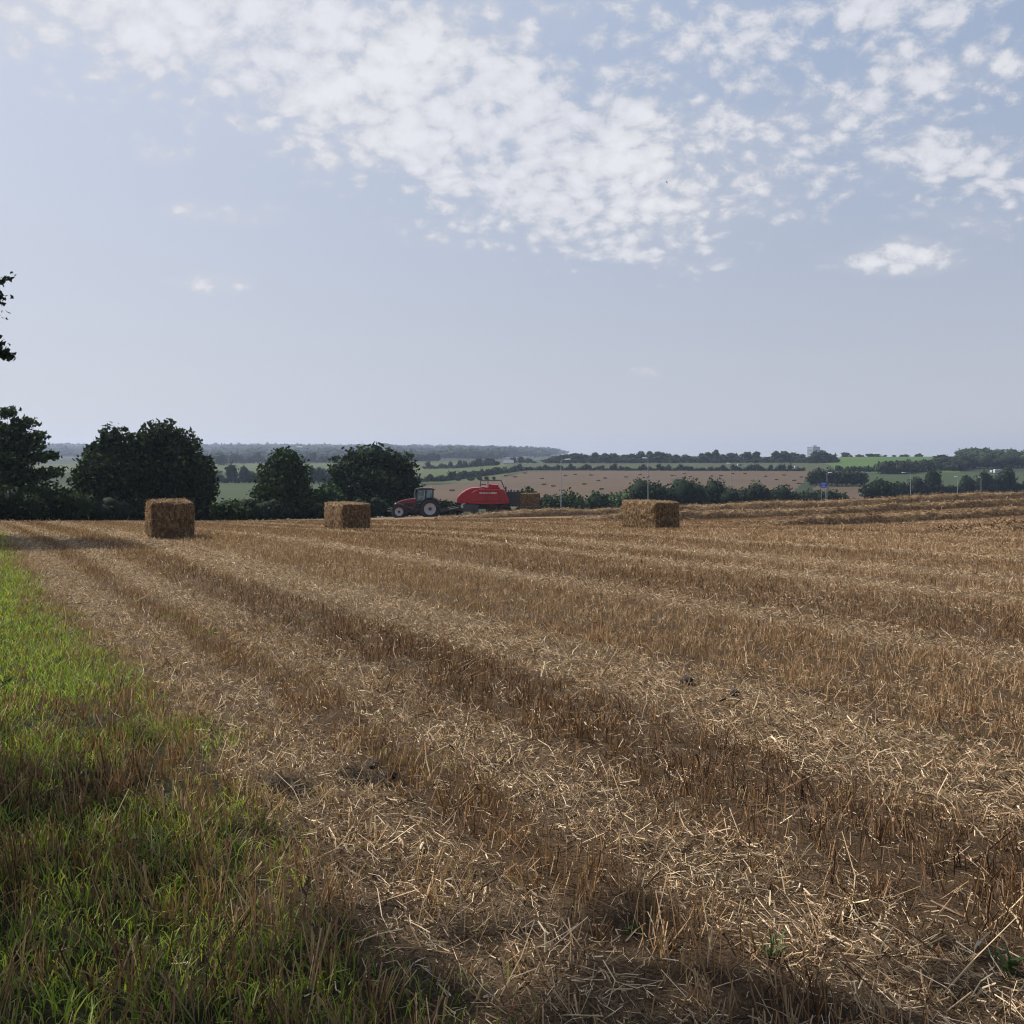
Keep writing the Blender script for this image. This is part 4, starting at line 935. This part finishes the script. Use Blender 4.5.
van(997, 474.5, 566, 6, 'pale static caravan at the edge of the green strip under the wooded hill')
van(991.6, 474.3, 570, 1.8, 'tiny white trailer just left of the pale caravan', 'trailer', 'trailer', 1.6)
van(740, 467.6, 690, 5, 'low white trailer lying in the dull green pasture above the brown field', 'trailer', 'trailer', 1.5)
van(796.5, 467.6, 650, 4, 'white trailer at the right end of the thin hedge above the brown field', 'trailer', 'trailer', 1.5)
# tower block
Ys = 2200; k = Ys / F; X = P(813.5, Ys); z0 = z1(X, Ys); hT = Zp(Ys, 446.8) - z0; root = empty('tower_block', (X, Ys, z0), .5); tag(root, 'pale tower block of flats on the horizon behind the dark clump of trees', 'tower block')
w = 10 * k
bm = BM(); box(bm, (0, 0, hT / 2), (w, w * .8, hT)); bobj('wall', bm, M['concrete'], root)
bm = BM(); box(bm, (0, 0, hT + 1.6), (w * .4, w * .4, 3.2)); bobj('roof_plant_room', bm, M['concrete'], root)
nf = int(hT / 3)
for f in range(nf):
    bm = BM(); box(bm, (0, -w * .4 - .05, 1.7 + f * 3), (w * .86, .2, 1.3)); box(bm, (-w * .5 - .05, 0, 1.7 + f * 3), (.2, w * .66, 1.3)); bobj('window_band', bm, M['pane'], root)
# ------------------------------------------------------------------ small things close by
def shade_lump(px, y, wpx, label):  # raised dark lumps imitate the shade inside small ground hollows
    Yq = np.linspace(2, 30, 2000); yv = HOR + (CAMZ - zt(P(px, Yq), Yq)) * F / Yq; Y0 = Yq[np.argmin(np.abs(yv - y))]; r = wpx * Y0 / F / 2
    V, Fc = blob(np.array([0, 0, r * .55]), np.array([r, r * .9, r * .8]), int(px), 3, .5); V = V + R.normal(0, r * .06, V.shape)
    X0 = P(px, Y0); tag(link('hollow_shade', np_mesh('hollow_shade', V, [Fc], None, False), M['soil'], None, (X0, Y0, float(gz(X0, Y0)))), label, 'hollow shade lump')
shade_lump(686, 685, 14, 'dark lump standing in for a shaded hollow, beside the pale straw lane right of the photo centre')
shade_lump(735, 697, 9, 'smaller dark lump standing in for a shaded hollow, just right of the biggest one')
shade_lump(374, 768, 11, 'dark lump standing in for a shaded hollow at the edge of the first brown stubble strip, left one of two')
shade_lump(393, 776, 9, 'dark lump standing in for a shaded hollow at the edge of the first brown stubble strip, right one of two')
def weed(px, y, h, label, broad=False, n=14):
    Yq = np.linspace(2, 30, 2000); yv = HOR + (CAMZ - zt(P(px, Yq), Yq)) * F / Yq; Y0 = Yq[np.argmin(np.abs(yv - y))]; X0 = P(px, Y0)
    root = empty('weed_plant', (X0, Y0, float(gz(X0, Y0)))); ac = Acc(); an = R.uniform(0, 2 * PI, n); ll = h * R.uniform(.3, .9, n)
    blades(ac, np.zeros((n, 3)) + R.normal(0, .012, (n, 3)) * [1, 1, 0], h * R.uniform(.4, 1, n), np.stack([np.cos(an) * ll, np.sin(an) * ll], 1), np.full(n, .03 if broad else .009) * R.uniform(.7, 1.2, n), np.clip(.5 + .15 * R.normal(size=n), 0, 1))
    link('leaf', ac.mesh('leaf'), M['leaf_pale'], root)['kind'] = 'stuff'
    V, Fc = tubes([(0, 0, -.01), (.005, 0, h * .4), (.0, .005, h * .8)], [.004, .003, .001], 5); link('stem', np_mesh('stem', V, [Fc]), M['grass'], root)
    tag(root, label, 'weed')
weed(770, 955, .11, 'bright green seedling tuft among loose straw at lower right')
weed(1008, 972, .10, 'broad-leaved green weed at the bottom right corner', True, 9)
weed(632, 928, .045, 'small green weed in the loose straw at bottom centre', True, 7)
weed(4, 690, .13, 'grey-green broad-leaved weed at the left edge of the grass', True, 10)
# bird
Yq = 70; bm = BM(); 
root = empty('bird', (P(666.5, Yq), Yq, Zp(Yq, 182))); tag(root, 'tiny dark bird in flight against the clouds', 'bird')
V, Fc = blob(np.array([0., 0, 0]), np.array([.06, .14, .05]), 3, 2, .1); link('body', np_mesh('body', V, [Fc], None, True), M['black'], root)
root.scale = (.6, .6, .6)
for s in (-1, 1):
    bm = BM(); prism(bm, [(0, 0), (.02, .10), (0.01, .2), (-.02, .12), (-.05, 0)], -.03, .03); bmesh.ops.rotate(bm, verts=bm.verts, matrix=Matrix.Rotation(s * .5 + (0 if s > 0 else PI * .9), 3, 'Y')); bobj('wing', bm, M['black'], root)

# ------------------------------------------------------------------ haze, sky, sun, camera
bm = BM(); box(bm, (0, 2150, 26), (17000, 5000, 84)); hz = bobj('haze', bm, None)
m = bpy.data.materials.new('haze air'); m.use_nodes = True; t = m.node_tree; t.nodes.remove(t.nodes['Principled BSDF'])
pv = N(t, 'ShaderNodeVolumePrincipled'); pv.inputs['Color'].default_value = (.62, .735, .96, 1); pv.inputs['Density'].default_value = .00017; pv.inputs['Anisotropy'].default_value = .4
t.links.new(pv.outputs[0], t.nodes['Material Output'].inputs['Volume']); m.cycles.volume_sampling = 'MULTIPLE_IMPORTANCE'; m.cycles.homogeneous_volume = True; hz.data.materials.append(m); tag(hz, kind='stuff')

SAZ, SEL = math.radians(-62), math.radians(50)      # azimuth from +Y, clockwise positive
sd = Vector((math.sin(SAZ) * math.cos(SEL), math.cos(SAZ) * math.cos(SEL), math.sin(SEL)))
sun = bpy.data.lights.new('sun', 'SUN'); sun.energy = 5.0; sun.angle = math.radians(.6); sun.color = (1, .95, .86)
so = bpy.data.objects.new('sun', sun); COL.objects.link(so); so.rotation_euler = sd.to_track_quat('Z', 'Y').to_euler(); so.location = (0, 0, 50)
w = bpy.data.worlds.new('World'); S.world = w; w.use_nodes = True; t = w.node_tree
bgn = t.nodes['Background']
sky = N(t, 'ShaderNodeTexSky'); sky.sky_type = 'NISHITA'; sky.sun_disc = False; sky.sun_elevation = SEL; sky.sun_rotation = SAZ
sky.air_density = 1.0; sky.dust_density = 2.2; sky.ozone_density = 2.0; sky.altitude = 100
tc = N(t, 'ShaderNodeTexCoord').outputs['Generated']
sx = N(t, 'ShaderNodeSeparateXYZ'); t.links.new(tc, sx.inputs[0])
def mth(op, a, b_=None, c=None):
    n = N(t, 'ShaderNodeMath', operation=op)
    for i_, v in enumerate((a, b_, c)):
        if v is None: continue
        if isinstance(v, (int, float)): n.inputs[i_].default_value = v
        else: t.links.new(v, n.inputs[i_])
    return n.outputs[0]
dx, dy, dz = sx.outputs
yp = mth('MAXIMUM', dy, .05)
gx = mth('DIVIDE', dx, yp); gzz = mth('DIVIDE', dz, yp)       # bearing and elevation tangents
sc = mth('DIVIDE', 1.0, mth('ADD', mth('MAXIMUM', dz, 0.0), .5))
cv = N(t, 'ShaderNodeCombineXYZ'); t.links.new(mth('MULTIPLY', dx, sc), cv.inputs[0]); t.links.new(mth('MULTIPLY', dy, sc), cv.inputs[1]); cv.inputs[2].default_value = 3.7
big = noise(t, 4.5, 3, .55, cv.outputs[0])
wv = N(t, 'ShaderNodeMix'); wv.data_type = 'RGBA'; wv.inputs[0].default_value = .035; t.links.new(cv.outputs[0], wv.inputs[6])
wn = N(t, 'ShaderNodeTexNoise'); wn.inputs['Scale'].default_value = 12; t.links.new(cv.outputs[0], wn.inputs['Vector']); t.links.new(wn.outputs['Color'], wv.inputs[7])
cells = noise(t, 17, 6, .66, wv.outputs[2]); fine = noise(t, 55, 5, .68, wv.outputs[2])
vor = N(t, 'ShaderNodeTexVoronoi'); vor.feature = 'SMOOTH_F1'; vor.inputs['Scale'].default_value = 40; vor.inputs['Smoothness'].default_value = .45; t.links.new(wv.outputs[2], vor.inputs['Vector'])
def blobm(px, y, rx, ry, amp, rot=0):
    cx_, cy_ = (px - 512) / F, (HOR - y) / F; a = math.radians(rot)
    ex = mth('SUBTRACT', gx, cx_); ey = mth('SUBTRACT', gzz, cy_)
    rx_ = mth('ADD', mth('MULTIPLY', ex, math.cos(a) * F / rx), mth('MULTIPLY', ey, math.sin(a) * F / rx)); ry_ = mth('ADD', mth('MULTIPLY', ex, -math.sin(a) * F / ry), mth('MULTIPLY', ey, math.cos(a) * F / ry))
    d2 = mth('ADD', mth('MULTIPLY', rx_, rx_), mth('MULTIPLY', ry_, ry_))
    return mth('MULTIPLY', mth('EXPONENT', mth('MULTIPLY', d2, -1.0)), amp)
blobs = [(320, 60, 220, 75, 1.05, -14), (490, 145, 185, 78, 1.25, -18), (130, 28, 130, 36, .75, -10), (40, 45, 60, 16, .4, -15), (590, 200, 120, 45, .55, -14), (250, 20, 220, 40, .6, -5), (700, 90, 190, 80, .66, 0), (760, 20, 150, 40, .55, 0), (940, 130, 130, 70, .36, 0), (925, 5, 68, 26, 1.7, 0), (995, 65, 50, 25, .5, 0),
         (925, 160, 60, 28, .8, 0), (1010, 190, 60, 40, .75, 0), (895, 260, 50, 12, 1.5, 0), (905, 250, 24, 11, .8, 0), (640, 256, 60, 9, .6, -8), (800, 190, 60, 30, .4, 0), (195, 212, 35, 10, .5, 0), (280, 215, 45, 10, .45, 8), (165, 156, 22, 8, .6, 0), (110, 72, 28, 10, .5, 0), (220, 284, 50, 12, .5, 0), (645, 372, 16, 6, .55, 0), (500, 243, 60, 8, .4, -4), (60, 110, 110, 30, .25, -20), (160, 375, 40, 8, .3, 0), (890, 85, 60, 25, .55, 15)]
msk = None
for b_ in blobs: q_ = blobm(*b_); msk = q_ if msk is None else mth('ADD', msk, q_)
msk = mth('MINIMUM', msk, 1.3)
tex = mth('ADD', mth('ADD', mth('MULTIPLY', cells, .85), mth('MULTIPLY', fine, .62)), mth('ADD', mth('MULTIPLY', big, .32), mth('MULTIPLY', vor.outputs['Distance'], -.46)))
dn = mth('ADD', mth('MULTIPLY', msk, .50), mth('SUBTRACT', mth('MULTIPLY', tex, 1.5), 1.27))
mr = N(t, 'ShaderNodeMapRange'); mr.interpolation_type = 'SMOOTHSTEP'; mr.inputs['From Min'].default_value = -.13; mr.inputs['From Max'].default_value = .36; t.links.new(dn, mr.inputs['Value'])
def sstepn(v, a, b_):
    n = N(t, 'ShaderNodeMapRange'); n.interpolation_type = 'SMOOTHSTEP'; n.inputs['From Min'].default_value = a; n.inputs['From Max'].default_value = b_; t.links.new(v, n.inputs['Value']); return n.outputs[0]
gate = N(t, 'ShaderNodeMapRange'); gate.interpolation_type = 'SMOOTHSTEP'; gate.inputs['From Min'].default_value = .05; gate.inputs['From Max'].default_value = .34; t.links.new(msk, gate.inputs['Value'])
cov = mth('MULTIPLY', mth('ADD', mth('MULTIPLY', mr.outputs[0], .86), mth('MULTIPLY', sstepn(big, .38, .7), .22)), gate.outputs[0])
shade = N(t, 'ShaderNodeMapRange'); shade.inputs['From Min'].default_value = .05; shade.inputs['From Max'].default_value = .6; shade.inputs['To Min'].default_value = .80; shade.inputs['To Max'].default_value = 1.0; t.links.new(dn, shade.inputs['Value'])
SK = 0.1
skyc = mix(t, 1.0, sky.outputs[0], (SK * .62, SK * .60, SK * .585), 'MULTIPLY')
# thin veil of high cloud: flattens the clear sky
elv = mth('POWER', mth('SUBTRACT', 1.0, mth('MAXIMUM', dz, 0.0)), 3.0)
skyc = mix(t, .62, skyc, (.31, .48, .79))
skyc = mix(t, mth('MULTIPLY', elv, .80), skyc, (.70, .685, .695))
dt = N(t, 'ShaderNodeVectorMath', operation='DOT_PRODUCT'); t.links.new(tc, dt.inputs[0]); dt.inputs[1].default_value = sd
glow = mth('POWER', mth('MAXIMUM', dt.outputs['Value'], 0.0), 2.0)
skyc = mix(t, mth('MULTIPLY', glow, .68), skyc, (.98, .99, 1.07))
cc = N(t, 'ShaderNodeCombineColor')

for i_, v in enumerate((.86, .87, .93)): t.links.new(mth('MULTIPLY', shade.outputs[0], v), cc.inputs[i_])
fin = mix(t, cov, skyc, cc.outputs[0])
t.links.new(fin, bgn.inputs[0]); bgn.inputs[1].default_value = .66
cam = bpy.data.cameras.new('camera'); co = bpy.data.objects.new('camera', cam); COL.objects.link(co)
co.location = (0, 0, CAMZ); co.rotation_euler = (PI / 2, 0, 0); cam.sensor_width = 36; cam.lens = 36; cam.shift_y = -(512 - HOR) / 1024
cam.clip_start = .05; cam.clip_end = 30000; S.camera = co
S.view_settings.view_transform = 'Standard'; S.view_settings.look = 'None'; S.view_settings.exposure = .5; S.view_settings.gamma = 1
c = S.cycles; c.max_bounces = 6; c.diffuse_bounces = 3; c.glossy_bounces = 2; c.transmission_bounces = 4; c.transparent_max_bounces = 6; c.volume_bounces = 0
c.use_denoising = True; c.filter_width = 1.15
try: c.denoiser = 'OPENIMAGEDENOISE'
except Exception: pass
